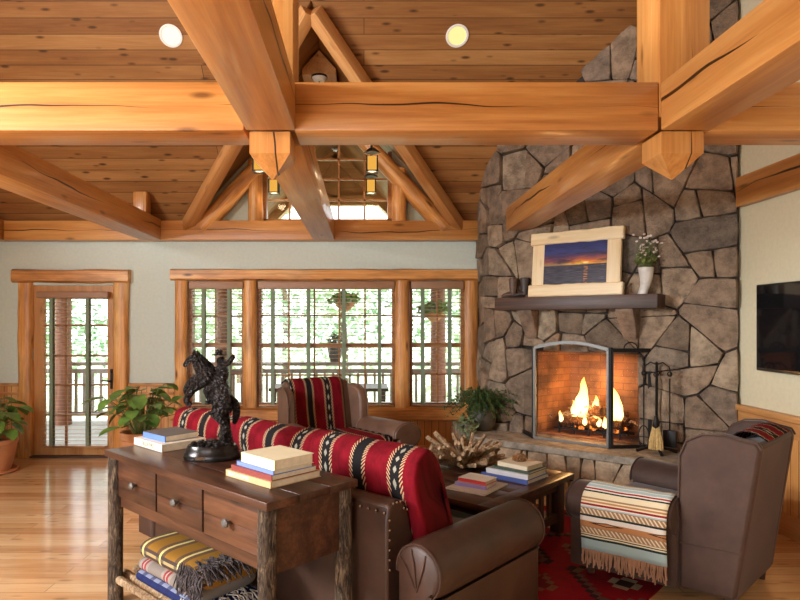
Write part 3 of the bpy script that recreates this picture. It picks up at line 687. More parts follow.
# ---------------------------------------------------------------- fireplace
FC = Vector((1.5, 6.6, 0)); FA = math.radians(-40)
fe = Vector((math.cos(FA), math.sin(FA))); fn_ = Vector((math.sin(FA), -math.cos(FA)))
def fl(t, m=0, z=0): return (FC.x+fe.x*t+fn_.x*m, FC.y+fe.y*t+fn_.y*m, z)
def tol(x, y):   # world xy -> fireplace local (x=t, y=-m)
    d = Vector((x-FC.x, y-FC.y)); return Vector((d.dot(fe), -d.dot(fn_)))
def clip(poly, p, n):   # keep side where (q-p).n <= 0
    out = []
    for i, a in enumerate(poly):
        b = poly[(i+1) % len(poly)]; da = (a-p).dot(n); db = (b-p).dot(n)
        if da <= 0: out.append(a)
        if (da < 0 < db) or (db < 0 < da): out.append(a+(b-a)*(da/(da-db)))
    return out
def mosaic(poly, target, gap):
    out = []; todo = [poly]
    while todo:
        p = todo.pop(); cen = sum(p, Vector((0, 0)))/len(p)
        ar = abs(sum(a.x*b.y-b.x*a.y for a, b in zip(p, p[1:]+p[:1])))/2
        if ar < target*R.uniform(.9, 2.3): out.append(p); continue
        w = max(v.x for v in p)-min(v.x for v in p); h = max(v.y for v in p)-min(v.y for v in p)
        n = Vector((1, R.uniform(-.22, .22))) if w > h*R.uniform(.85, 1.2) else Vector((R.uniform(-.22, .22), 1))
        n.normalize(); q = cen+n*R.uniform(-.15, .15)*min(w, h)
        a = clip(p, q-n*gap, n); b = clip(p, q+n*gap, -n)
        for x in (a, b):
            if len(x) > 2: todo.append(x)
    return out
def stonework(m, prof, z0, z1, cw, chh, holes, dep, gap=.0025, zmax=None, jit=.36):
    prof = [Vector(p) for p in prof]; cum = [0]
    for a, b in zip(prof, prof[1:]): cum.append(cum[-1]+(b-a).length)
    L = cum[-1]
    nrm = []
    for i in range(len(prof)):
        d = (prof[min(i+1, len(prof)-1)]-prof[max(i-1, 0)]).normalized(); nrm.append(Vector((d.y, -d.x)))
    def at(u, dpt):
        u = max(0, min(L, u)); i = max(j for j in range(len(cum)-1) if cum[j] <= u+1e-9); f = (u-cum[i])/(cum[i+1]-cum[i])
        p = prof[i].lerp(prof[i+1], f); n = nrm[i].lerp(nrm[i+1], f).normalized()
        return p+n*dpt
    lay = m.b.faces.layers.float.get('rnd') or m.b.faces.layers.float.new('rnd')
    # backing
    us = sorted({*[c_ for c_ in cum], *[h[0] for h in holes], *[h[1] for h in holes]}); zs = sorted({z0, z1, *[h[2] for h in holes], *[h[3] for h in holes]}); m.mi = 1
    for a, b in zip(us, us[1:]):
        for p, q in zip(zs, zs[1:]):
            if any(h[0] <= (a+b)/2 <= h[1] and h[2] <= (p+q)/2 <= h[3] for h in holes): continue
            A, B = at(a, 0), at(b, 0); m.face([m.b.verts.new(v) for v in ((A.x, A.y, p), (B.x, B.y, p), (B.x, B.y, q), (A.x, A.y, q))])
    m.mi = 0; nx, nz = max(1, round(L/cw/1.75)), max(1, round((z1-z0)/chh/1.75)); pts = []
    for j in range(nz):
        for i in range(nx+1):
            pts.append(Vector(((i+(.5 if j % 2 else 0)+R.uniform(-jit, jit))*L/nx, z0+(j+.5+R.uniform(-jit, jit))*(z1-z0)/nz)))
    for i, p in enumerate(pts):
        poly = [Vector((0, z0)), Vector((L, z0)), Vector((L, z1)), Vector((0, z1))]
        for j, q in enumerate(pts):
            if i == j or (q-p).length > 2.2: continue
            n = (q-p).normalized(); poly = clip(poly, (p+q)/2-n*gap, n)
            if len(poly) < 3: break
        if len(poly) < 3: continue
        pieces = mosaic(poly, cw*chh, gap)
        for h in holes:
            new = []
            for po in pieces:
                if max(v.x for v in po) < h[0] or min(v.x for v in po) > h[1] or max(v.y for v in po) < h[2] or min(v.y for v in po) > h[3]: new.append(po); continue
                l = clip(po, Vector((h[0]-gap, 0)), Vector((1, 0))); r = clip(po, Vector((h[1]+gap, 0)), Vector((-1, 0)))
                mid = clip(clip(po, Vector((h[1]+gap, 0)), Vector((1, 0))), Vector((h[0]-gap, 0)), Vector((-1, 0)))
                t = clip(mid, Vector((0, h[3]+gap)), Vector((0, -1))) if len(mid) > 2 else []
                b = clip(mid, Vector((0, h[2]-gap)), Vector((0, 1))) if len(mid) > 2 else []
                new += [x for x in (l, r, t, b) if len(x) > 2]
            pieces = new
        for po in pieces:
            cen = sum(po, Vector((0, 0)))/len(po)
            if zmax and cen.y > zmax(at(cen.x, 0)): continue
            if max((v-cen).length for v in po) < .05: continue
            ring = []
            for a, b in zip(po, po[1:]+po[:1]):
                k = max(1, int((b-a).length/.07))
                ring += [a.lerp(b, s_/k) for s_ in range(k)]
            ring = [v*.8+ring[i_-1]*.1+ring[(i_+1) % len(ring)]*.1 for i_, v in enumerate(ring)]
            ph = R.random()*99; ring = [v+(cen-v).normalized()*(.0003+.004*abs(mnoise.noise((v.x*9, v.y*9, ph)))) for v in ring]
            D = R.uniform(*dep); rv = R.random(); tx, tz = R.uniform(-.06, .06), R.uniform(-.06, .06)
            def lay3(vs, dpt, sh, nz_=0):
                o = []
                for v in vs:
                    w_ = v+(cen-v).normalized()*min(sh, (cen-v).length*.5); dd = dpt
                    if nz_: dd += (w_.x-cen.x)*tx+(w_.y-cen.y)*tz+nz_*mnoise.noise((w_.x*7, w_.y*7, ph))
                    a = at(w_.x, dd); o.append(m.b.verts.new((a.x, a.y, w_.y)))
                return o
            rs = [lay3(ring, 0, 0), lay3(ring, D*.85, 0), lay3(ring, D, .006, .008), lay3([cen+(v-cen)*.55 for v in ring], D+.006, 0, .012)]
            ca = at(cen.x, D+.008); cv = m.b.verts.new((ca.x, ca.y, cen.y)); n = len(ring); fs = []
            for r0, r1 in zip(rs, rs[1:]):
                for k in range(n): fs.append(m.face((r0[k], r0[(k+1) % n], r1[(k+1) % n], r1[k])))
            for k in range(n): fs.append(m.face((rs[-1][k], rs[-1][(k+1) % n], cv)))
            for f in fs:
                if f: f[lay] = rv
fp = thing('stone_fireplace', 'tall brown fieldstone corner fireplace with dark wooden mantel and raised hearth', 'fireplace', FC, FA)
R.seed(5)
OT0, OT1, OZ0, OZ1 = .40, 1.40, .46, 1.31
prof = [tol(*p) for p in ((1.40, 7.29), (1.385, 7.0), (1.42, 6.76), (1.5, 6.6))]+[Vector((x, 0)) for x in (.4, .9, 1.4, 1.8, 2.2)]
u0 = sum((b-a).length for a, b in zip(prof[:4], prof[1:4]))
g = MB(); stonework(g, prof, 0, 5.25, .285, .265, [(u0+OT0, u0+OT1, OZ0, OZ1)], (.02, .075), zmax=lambda p: zroof(FC.y+fe.y*p.x-fn_.y*p.y)+.15)
g.build('chimney_breast', [M['stone'], M['mortar']], fp, ang=35)
hp = [(1.05, 7.29), (1.04, 6.7), (1.06, 6.38), (1.14, 6.145)]; 
hloc = [tol(*p) for p in hp]; hr = tol(3.18, 4.44)
g = MB(); poly = [tuple(v) for v in hloc]+[(1.9, hloc[-1].y), (1.98, hloc[-1].y+.06), (2.0, hloc[-1].y+.2), (2.0, .02), (1.4, .0), (1.4, .05), (0.05, .05)]+[tuple(tol(1.42, 7.29))]
# slab edge with small chips
fine = []
for a, b in zip(poly, poly[1:]+poly[:1]):
    a, b = Vector(a), Vector(b); k = max(1, int((b-a).length/.06))
    fine += [tuple(a.lerp(b, s_/k)+Vector((R.uniform(-.006, .006), R.uniform(-.006, .006)))) for s_ in range(k)]
g.prism(fine, 'z', .385, .45); g.build('hearth_slab', M['slab'], fp, bevel=.008)
ins = [v+Vector((.05, .05)) for v in hloc]; ins[0] = hloc[0]+Vector((.04, 0)); hb = [*ins, Vector((.4, hloc[-1].y+.06)), Vector((1.2, hloc[-1].y+.06)), Vector((1.88, hloc[-1].y+.06)), Vector((1.95, hloc[-1].y+.14)), Vector((1.95, .0))]
g = MB(); stonework(g, hb, 0, .385, .26, .2, [], (.015, .04)); g.build('hearth_base', [M['hbase'], M['mortar']], fp, ang=35)
# firebox
g = MB(); d_ = .52; bx0, bx1 = OT0+.14, OT1-.14
def q4(*p): g.quad(*p)
q4((OT0,-.01,OZ0),(bx0,d_,OZ0),(bx0,d_,OZ1),(OT0,-.01,OZ1)); q4((OT1,-.01,OZ0),(bx1,d_,OZ0),(bx1,d_,OZ1),(OT1,-.01,OZ1))
q4((bx0,d_,OZ0),(bx1,d_,OZ0),(bx1,d_,OZ1),(bx0,d_,OZ1)); q4((OT0,-.01,OZ0),(OT1,-.01,OZ0),(bx1,d_,OZ0),(bx0,d_,OZ0)); q4((OT0,-.01,OZ1),(OT1,-.01,OZ1),(bx1,d_,OZ1),(bx0,d_,OZ1))
o = g.build('firebox', M['brick'], fp, smooth=False, solid=.02)
for t in (.36, 1.335):
    g = MB(); w = .085
    g.loft([[(t-w*k, 0.05, z), (t-w*k*.9, -m_, z), (t+w*k*.9, -m_-.01, z), (t+w*k, 0.05, z)] for z, m_, k in ((1.44,.05,.75),(1.5,.09,.9),(1.6,.16,1.0),(1.70,.235,1.05),(1.735,.245,1.05))])
    g.build('corbel', M['stone'] if False else stone('corbel_stone', [c(132,110,92), c(150,126,106)], .5, False), fp, smooth=False, bevel=.012)
MB().box(((.05+1.63)/2, -.13, 1.795), (1.58, .30, .128), None, .006).build('mantel', M['dark_x'], fp)
# gas logs and flames
t = thing('gas_log_fire', 'burning log set with yellow flames inside the fireplace', 'fire', fl(.9, -.22, OZ0+.012), FA)
g = MB()
for x in (-.3, -.15, 0, .15, .3): g.bar((x,-.14,.06), (x,.14,.06), .014, .014); g.bar((x,-.14,.0), (x,-.14,.12), .014, .014)
g.bar((-.36,-.14,.05),(.36,-.14,.05),.014,.014); g.bar((-.36,.12,.03),(.36,.12,.03),.014,.03); g.bar((-.3,.12,0),(-.3,.12,.06),.014,.014); g.bar((.3,.12,0),(.3,.12,.06),.014,.014); g.build('grate', M['iron'], t, smooth=False)
M['logfire'] = bark('charred_log', c(44,28,20), c(110,70,40), c(190,140,84))
for a, b, r in (((-.36,.05,.13),(.34,.09,.12),.06),((-.32,-.08,.115),(.30,-.06,.125),.055),((-.24,.08,.20),(.12,-.08,.25),.05),((.30,.10,.2),(.02,-.06,.27),.045),((.34,-.02,.16),(.14,.1,.25),.045)):
    MB().log(a, b, r, r*.85, 10, 8, .1).build('log', M['logfire'], t)
g = MB()
for _ in range(120):
    x = R.gauss(-.02,.17); y = R.uniform(-.1,.1); z = .17+max(0,.14-abs(x)*.45)*R.random(); a = R.uniform(0, 6.28); l = R.uniform(.04,.10)
    g.tube([(x,y,z),(x+l*math.cos(a),y+.3*l*math.sin(a),z+l*.6*math.sin(a))], .006, 5)
ko = g.build('kindling', M['peel'], t); ko['kind'] = 'stuff'; g = MB()
for _ in range(60): g.ball((R.uniform(-.3,.3), R.uniform(-.12,.1), .075+R.uniform(-.01,.02)), R.uniform(.012,.025), 6, 4)
ek = N('embers'); f = ek.noise(ek.coord(), 18, 3); ek.bsdf(c(50,30,20), .9, 0, None, emit=ek.ramp(f, [(.45, (.02,0,0)), (.7, (1,.25,.03))]), es=2.0)
g.build('embers', ek.m, t)
fk = N('flame'); zz = fk.sep(fk.coord('UV'))[1]; e = fk.n('ShaderNodeEmission'); tr = fk.n('ShaderNodeBsdfTransparent')
fk.link(fk.ramp(zz, [(0,(1,.42,.08)),(.25,(1,.72,.28)),(.7,(1,.6,.16)),(1,(1,.3,.03))]), e.inputs[0]); e.inputs[1].default_value = 3.6
lw_ = fk.n('ShaderNodeLayerWeight'); lw_.inputs[0].default_value = .35; mx = fk.n('ShaderNodeMixShader')
fk.link(fk.math('MULTIPLY', fk.math('POWER', lw_.outputs['Facing'], 1.3), .95), mx.inputs[0]); fk.link(e.outputs[0], mx.inputs[1]); fk.link(tr.outputs[0], mx.inputs[2]); fk.link(mx.outputs[0], fk.out.inputs[0])
def flame(x, y, z, h, r):
    g = MB(); ph = R.random()*30; rings = []
    for i in range(13):
        s_ = i/12; k = math.sin(PI*min(1, s_**.75))**.8*(1-.35*s_)+.02; sx = r*.55*mnoise.noise((ph, s_*2.2, 0))*s_*2
        rings.append([(x+sx+r*k*math.cos(a)*(1+.3*mnoise.noise((a, s_*4, ph))), y+r*.5*k*math.sin(a), z+h*s_) for a in [2*PI*j/12 for j in range(12)]])
    g.loft(rings); g.build('flame', fk.m, t)
for a in ((-.10,-.05,.14,.44,.075),(.03,-.02,.16,.24,.045),(-.18,-.06,.14,.20,.04),(.20,-.06,.14,.40,.065),(.26,-.03,.15,.26,.045),(-.29,-.13,.10,.13,.025),(-.04,-.14,.10,.11,.025),(.10,-.14,.10,.10,.025),(.16,-.14,.09,.12,.03)): flame(*a)
# fireplace screen
t = thing('fireplace_screen', 'three panel fireplace screen with arched steel middle and open iron wings', 'fire screen', fl(.85, .28, .45), FA)
mk = N('screen_mesh'); d = mk.n('ShaderNodeBsdfDiffuse'); d.inputs[0].default_value = (.03,.028,.026,1); tr = mk.n('ShaderNodeBsdfTransparent'); mx = mk.n('ShaderNodeMixShader'); mx.inputs[0].default_value = .16
mk.link(tr.outputs[0], mx.inputs[1]); mk.link(d.outputs[0], mx.inputs[2]); mk.link(mx.outputs[0], mk.out.inputs[0])
hw, zt_, pk = .36, .905, .965
arc = [(-hw+2*hw*i/16, 0, zt_+(pk-zt_)*math.sin(PI*i/16)) for i in range(17)]
g = MB(); path = [(-hw,0,.012)]+arc+[(hw,0,.012)]
for a, b in zip(path, path[1:]): g.bar(a, b, .03, .022, (0,1,0))
g.box((0,0,.014), (2*hw,.026,.024)); g.build('arched_frame', M['steel'], t)
g = MB(); g.grid(16, 1, lambda u, v: (-hw+2*hw*u, 0, .015+v*(zt_+(pk-zt_)*math.sin(PI*u)-.015))); g.build('mesh_panel', mk.m, t)
MB().tube([(hw+.02,0,0),(hw+.02,0,zt_+.02)], .02, 10).build('hinge_post', M['iron'], t)
for (ax, ay), (bx, by), ring in (((hw+.03, .0), (.65, .25), True), ((-hw-.01, .0), (-.605, .25), False)):
    g = MB(); A, B = Vector((ax, ay, 0)), Vector((bx, by, 0)); h = .9
    for z in (.016, h): g.bar(A+Vector((0,0,z)), B+Vector((0,0,z)), .024, .034)
    for p in (A, B): g.bar(p, p+Vector((0,0,h)), .022, .03, (1,.3,0))
    if ring:
        mpt = (A+B)/2; dd = (B-A).normalized()
        g.tube([mpt+dd*(.065*math.cos(a))+Vector((0,0,h+.012+.06*math.sin(a))) for a in [PI*i/12 for i in range(13)]], .006, 6)
    w = g.build('wing_frame', M['iron'], t); g = MB(); g.quad(A+Vector((0,0,.02)), B+Vector((0,0,.02)), B+Vector((0,0,h)), A+Vector((0,0,h))); g.build('mesh_panel', mk.m, w)
# tools
tx, ty = 2.60, 5.42
t = thing('tool_stand', 'black iron fireplace tool stand with splayed feet on the hearth', 'tool stand', (tx, ty, .45), FA)
g = MB(); g.tube([(0,0,.03),(0,0,.80)], .011, 8); g.build('pole', M['iron'], t)
g = MB()
for a in range(4):
    th = a*PI/2+.5; g.tube([(0,0,.05),(.09*math.cos(th),.09*math.sin(th),.035),(.17*math.cos(th),.17*math.sin(th),.012)], [.012,.012,.016], 7)
g.build('foot', M['iron'], t); g = MB()
for a in range(4):
    th = a*PI/2+.2; px_, py_ = math.cos(th), math.sin(th); g.tube([(0,0,.78),(.05*px_,.05*py_,.80),(.10*px_,.10*py_,.76),(.115*px_,.115*py_,.70),(.10*px_,.10*py_,.68),(.09*px_,.09*py_,.70)], .006, 6)
g.build('hook_crown', M['iron'], t)
def tool(name, label, cat, th, fnb):
    x, y = .104*math.cos(th), .104*math.sin(th); p = Matrix.Rotation(FA, 2) @ Vector((x, y)); o = thing(name, label, cat, (tx+p.x, ty+p.y, .45), FA, 'fireplace tools'); fnb(o)
def rod(o, z0):
    g = MB(); g.tube([(0,0,z0),(0,0,.66)], .007, 6); g.tube([(.018*math.sin(a),0,.68+.02-.02*math.cos(a)) for a in [2*PI*i/10 for i in range(11)]], .005, 5); g.build('handle', M['iron'], o)
def f_broom(o):
    rod(o, .28); MB().lathe([(.018,.22),(.03,.25),(.026,.30),(.012,.34)], n=12).build('ferrule', M['iron'], o)
    g = MB()
    for _ in range(110):
        a = R.random()*6.28; r = R.random()**.5; g.tube([(.026*r*math.cos(a),.02*r*math.sin(a),.25),(.055*r*math.cos(a),.03*r*math.sin(a),.12),(.06*r*math.cos(a),.035*r*math.sin(a),.04+.02*R.random())], .0045, 4)
    g.build('bristles', plain('straw', c(196,164,104), .85, var=.25, nsc=40), o)
def f_poker(o): rod(o, .06); MB().tube([(0,0,.06),(.0,0,.03),(.03,0,.05)], .007, 6).build('tip', M['iron'], o)
def f_shovel(o): rod(o, .2); g = MB(); g.box((0,0,.13), (.11,.02,.15), None, .008); g.build('blade', M['iron'], o)
def f_tongs(o):
    rod(o, .4); g = MB(); g.tube([(-.045*math.cos(a)+0,0,.13+.10*math.sin(a)) for a in [2*PI*i/18 for i in range(19)]], .006, 6); g.bar((-.045,0,.13),(.045,0,.13),.007,.007); g.tube([(0,0,.03),(0,0,.42)], .006, 6); g.build('jaw', M['iron'], o)
tool('hearth_broom', 'straw hearth broom hanging on the iron tool stand', 'broom', -1.37, f_broom)
tool('fire_poker', 'thin black poker hanging at the back of the tool stand', 'poker', 1.77, f_poker)
tool('ash_shovel', 'black ash shovel hanging on the right of the straw broom', 'shovel', .2, f_shovel)
tool('fire_tongs', 'black tongs with an oval frame hanging left of the straw broom', 'tongs', 3.34, f_tongs)
# mantel things
t = thing('picture_frame', 'chunky pale log frame with a sunset seascape leaning on the mantel', 'picture', fl(.845, .17, 1.862), FA); W2, H = .465, .645
for z, l in ((.058, W2), (H-.058, W2*.985)):
    g = MB(); w1 = .061
    for_ = [[(x, -.035, z-w1+.01*mnoise.noise((x*9,z,0))), (x, .03, z-w1), (x, .03, z+w1), (x, -.035, z+w1+.01*mnoise.noise((x*9,z,5)))] for x in [-l+2*l*i/20 for i in range(21)]]
    g.loft(for_); g.build('frame_log', M['pale_x'], t, bevel=.012)
for x in (-1, 1):
    MB().box((x*(W2-.095), .004, H/2), (.135, .05, H-.23), None, .016).build('frame_log', M['pale_z'], t)
g = MB(); px0, px1, pz0, pz1 = -W2+.155, W2-.155, .11, H-.11
g.quad((px0,-.018,pz0),(px1,-.018,pz0),(px1,-.018,pz1),(px0,-.018,pz1)); g.build('sunset_print', M['painting'], t, norm=False, smooth=False)
MB().box((0,.01,H/2), (px1-px0+.04,.02,pz1-pz0+.04)).build('backing', M['dark_x'], t, smooth=False)
t.rotation_euler = (math.radians(-6), 0, FA)
t = thing('flower_vase', 'white horn shaped vase of small wild flowers at right end of the mantel', 'vase', fl(1.49, .15, 1.862), FA)
g = MB(); g.loft([[(dx+r*math.cos(a), r*math.sin(a), z) for a in [2*PI*j/18 for j in range(18)]] for z, r, dx in ((0,.042,-.02),(.03,.04,-.012),(.08,.045,.005),(.14,.054,.012),(.2,.062,.01),(.24,.066,.008),(.235,.058,.008),(.2,.05,.01))]); g.build('vase', plain('white_pottery', c(214,206,196), .4, var=.15, nsc=14, bump=.3), t)
g = MB(); h = MB(); q = MB()
for _ in range(95):
    a = R.random()*6.28; l = R.uniform(.5, 1); e_ = (.008+.20*l*R.random()*math.cos(a), .12*l*R.random()*math.sin(a), .24+.33*l*R.uniform(.35,1)); s0 = (.008+.03*math.cos(a), .03*math.sin(a), .22)
    g.tube([s0, ((s0[0]+e_[0])/2, (s0[1]+e_[1])/2, .26+(e_[2]-.24)*.6), e_], .0022, 4)
    if R.random() < .6:
        h.ball(e_, (.014,.014,.008), 7, 4, rotx(R.uniform(-1,1)))
leaves(q, 260, (.008,0,.31), (.09,.07,.09), .03); g.build('stems', M['stem'], t); h.build('blossoms', plain('flower_petal', c(232,214,206), .7, var=.15, nsc=60), t); q.build('foliage', plain('sprig_leaf', c(122,132,64), .6, var=.3), t, norm=False, smooth=False)
for t_, lb in ((.18, 'small brown boot ornament at the left end of the mantel'), (.31, 'small dark boot ornament beside the picture frame')):
    t = thing('boot_ornament', lb, 'boot', fl(t_, .14, 1.862), FA+.5, 'boot ornaments'); k = plain('boot_leather', c(92,66,50) if t_ < .2 else c(58,48,42), .5, var=.3, nsc=30)
    MB().loft([[(.01+dx+r*math.cos(a), .8*r*math.sin(a), z) for a in [2*PI*j/14 for j in range(14)]] for z, r, dx in ((.03,.042,0),(.07,.038,.002),(.13,.044,.004),(.2,.052,.004),(.205,.044,.004),(.15,.036,.004))]).build('shaft', k, t)
    MB().loft([[(x, y*w_, z*h_+.012) for y, z in ((-1,0),(-1,.6),(-.5,1),(.5,1),(1,.6),(1,0))] for x, w_, h_ in ((.045,.03,.06),(.0,.034,.07),(-.05,.03,.05),(-.09,.026,.03),(-.115,.01,.015))]).build('foot', k, t, sub=1)
    g = MB(); g.box((-.035,0,.006), (.15,.05,.008), None, .003); g.box((.035,0,.016), (.04,.05,.028), None, .003); g.build('sole', M['dark_x'], t)
# television
t = thing('television', 'flat black television on the right wall', 'television', (XR-.05, 4.243, 1.564)); 
MB().box((0,0,0), (.05,1.24,.68), None, .008).build('casing', M['blackplastic'], t)
sk = N('tv_screen'); sk.bsdf((.006,.006,.007), .06, 0, None, spec=.5); MB().box((-.0265,0,.006), (.002,1.21,.645)).build('screen', sk.m, t, smooth=False)
MB().box((.035,0,0), (.03,.3,.3)).build('wall_bracket', M['iron'], t, smooth=False)
# ---------------------------------------------------------------- sofa / console frame: origin = back right corner of the console top
BR = Vector((-.028, 2.854)); SA = math.radians(-43.5); es = Vector((math.cos(SA), math.sin(SA))); ns = Vector((-es.y, es.x))
def W(t, n, z=0): return (BR.x+es.x*t+ns.x*n, BR.y+es.y*t+ns.y*n, z)
def scale_uv(m, a, b):
    for f in m.b.faces:
        for l in f.loops: l[m.uv].uv = (l[m.uv].uv[0]*a, l[m.uv].uv[1]*b)
def cushion(name, mat, parent, L, hh, th, ce, lean, seed, p=7, uvoff=0.0, turn=0):
    """plump box cushion: length L on x, height 2*hh, thickness 2*th; bands wrap round it"""
    g = MB(); nu, nv = 28, 32
    def fnc(u, v):
        u = .5-.5*math.cos(PI*u); x = (u-.5)*L; k = (max(0, 1-abs(2*u-1)**p))**(1/p); k = .42+.58*k
        a = 2*PI*v; ca, sa = math.cos(a), math.sin(a); e = .55
        y = th*math.copysign(abs(ca)**e, ca)*(.35+.65*k)*(1-.25*abs(sa)**3); z = hh*math.copysign(abs(sa)**e, sa)*(.86+.14*k)
        z += .012*mnoise.noise((x*5, a, seed)); y += .016*mnoise.noise((x*4, z*5, seed+5))
        x2 = x*(1+.03*abs(sa)**4)
        return (x2, y, z)
    g.grid(nu, nv, fnc); bmesh.ops.remove_doubles(g.b, verts=g.b.verts, dist=1e-5)
    bmesh.ops.holes_fill(g.b, edges=[e for e in g.b.edges if e.is_boundary], sides=0)
    for f in g.b.faces:
        for l in f.loops: l[g.uv].uv[0] = .5-.5*math.cos(PI*l[g.uv].uv[0])
    scale_uv(g, L, 2*(2*hh+2*th)*.9)
    if uvoff:
        for f in g.b.faces:
            for l in f.loops: l[g.uv].uv[0] += uvoff
    o = g.build(name, mat, parent, loc=ce, rot=(lean, 0, turn), ang=180); return o
T0, N0 = -.9, .5
sofa = thing('leather_sofa', 'long brown leather sofa with red patterned back cushions behind the console table', 'sofa', W(T0, N0), SA)
def sb(t, n, z): return (t-T0, n-N0, z)
MB().box(sb(-.9, .49, .20), (2.42, .84, .24), None, .03, 3).build('seat_base', M['leather'], sofa)
for i in range(3):
    MB().box(sb(-1.60+.72*i, .60, .395), (.71, .66, .15), None, .05, 4).build('seat_cushion', M['leather'], sofa)
g = MB(); bp = [(.03,.08),(.03,.70),(.045,.765),(.09,.785),(.15,.77),(.19,.70),(.26,.33),(.26,.08)]
g.prism([(n-N0, z) for n, z in bp], 'x', -2.0-T0, .155-T0); g.build('back_frame', M['leather'], sofa, bevel=.012)
for i in range(3):
    cushion('back_cushion', M['aztec'], sofa, .76, .30, .125, sb(-1.615+.725*i, .315, .705), math.radians(17), i*7.3, uvoff=.2175)
def roll_arm(parent, name, mat, cx, y0, y1, zc, r, side, base_in, base_out, zb=.09, rear=True):
    """rolled arm running along y; side = +1 when the outside is +x"""
    pr = [(-base_in, zb), (-base_in, zc-.02)]
    for a in [i*(265/20) for i in range(21)]:
        th = math.radians(188-a); pr.append((r*math.cos(th), zc+r*math.sin(th)))
    pr += [(base_out, zc-r*.78), (base_out, zb)]
    rings = []
    for y, k in ((y0, .80), (y0+.012, .90), (y0+.035, .96), (y0+.075, 1), (y1-.035, 1), (y1-.012, .97), (y1, .91)):
        rings.append([(cx+side*px*k, y, zc+(pz-zc)*k if pz > zb+.01 else pz) for px, pz in pr])
    g = MB(); g.loft(rings); o = g.build(name, mat, parent, ang=50)
    for y, q in ((y1-.012, 'f'), (y0+.012, 'r')):
        g = MB(); kk = 1 if q == 'f' else .92; g.tube([(cx+side*px*kk, y, zc+(pz-zc)*kk) for px, pz in pr[1:-1]], .0055, 6); g.build('piping', mat, o)
    g = MB()
    for i in range(3):
        th = math.radians(150-i*45); g.tube([(cx+side*r*.78*math.cos(th), y0-.002, zc+r*.78*math.sin(th)), (cx+side*r*.5*math.cos(th-.1), y0-.004, zc+r*.45*math.sin(th-.1)-.02), (cx, y0-.003, zc-.08)], .004, 5)
    g.build('pleat', mat, o)
    return o
roll_arm(sofa, 'arm', M['leather'], .325-T0, .03-N0, .955-N0, .51, .132, 1, .12, .10)
roll_arm(sofa, 'arm', M['leather'], -2.155-T0, .03-N0, .955-N0, .51, .132, -1, .12, .10)
g = MB()
for i in range(6): g.ball(sb(.158, .045, .70-i*.045), .008, 6, 4)
for i in range(5): g.ball(sb(.158, .07+i*.025, .772-(.012*i if i > 2 else 0)), .008, 6, 4)
for i in range(5): g.ball(sb(.14-i*.05, .026, .735), .008, 6, 4)
g.build('nailhead_trim', M['brass'], sofa)
for t_ in (-2.1, .27):
    for n_ in (.09, .88): MB().lathe([(.025,0),(.035,.09)], sb(t_, n_, 0), 10).build('leg', M['dark_z'], sofa)

# ---------------------------------------------------------------- console table
CL, CD = 1.519, .533
con = thing('console_table', 'rustic brown console table with three drawers and bark covered log legs', 'console table', W(-CL/2, -CD/2), SA)
def cb(t, n, z): return (t+CL/2, n+CD/2, z)
g = MB()
for i in range(3): g.box((0, -CD/2+CD*(i+.5)/3, .852), (CL, CD/3-.0015, .036), None, .003)
g.build('tabletop', M['barn_x'], con)
for t_ in (-CL+.052, -.052):
    for n_ in (-CD+.045, -.045):
        MB().log(cb(t_, n_, 0), cb(t_, n_, .834), .043, .040, 14, 26, .07).build('leg', M['bark'], con)
g = MB(); g.box((0, CD/2-.05, .69), (CL-.16, .02, .285)); 
for s_ in (-1, 1): g.box((s_*(CL/2-.052), 0, .69), (.022, CD-.13, .285))
g.box((0, -CD/2+.066, .692), (CL-.17, .02, .283)); g.box((0, 0, .56), (CL-.12, CD-.12, .02)); g.build('case', M['barn_x'], con, smooth=False)
dw = (CL-.18)/3
for i in range(3):
    cx = -(CL-.18)/2+dw*(i+.5); g = MB()
    g.box((cx, -CD/2+.05, .77), (dw-.016, .024, .112), None, .003); g.box((cx, -CD/2+.051, .664), (dw-.016, .024, .098), None, .003)
    d = g.build('drawer', M['barn_x'], con)
    MB().lathe([(.008,0),(.008,.012),(.019,.02),(.021,.03),(.014,.038),(.001,.04)], (0,0,0), 16).build('knob', M['steel'], d, loc=(cx, -CD/2+.038, .715), rot=(PI/2, 0, 0))
for i in range(7):
    y = -CD/2+.05+i*.072; g = MB(); g.log((-CL/2+.0, y, .125+R.uniform(-.01,.01)), (CL/2-.02, y+R.uniform(-.01,.01), .125), .024, .02, 10, 22, .16)
    for k in range(5): g.ball((R.uniform(-.7,.7), y, .14), (.03,.022,.018), 8, 5)
    g.build('shelf_pole', M['peel'], con)
for s_ in (-1, 1): MB().log((s_*(CL/2-.06), -CD/2+.05, .095), (s_*(CL/2-.06), CD/2-.05, .095), .022, .022, 10, 8, .1).build('stretcher', M['peel'], con)
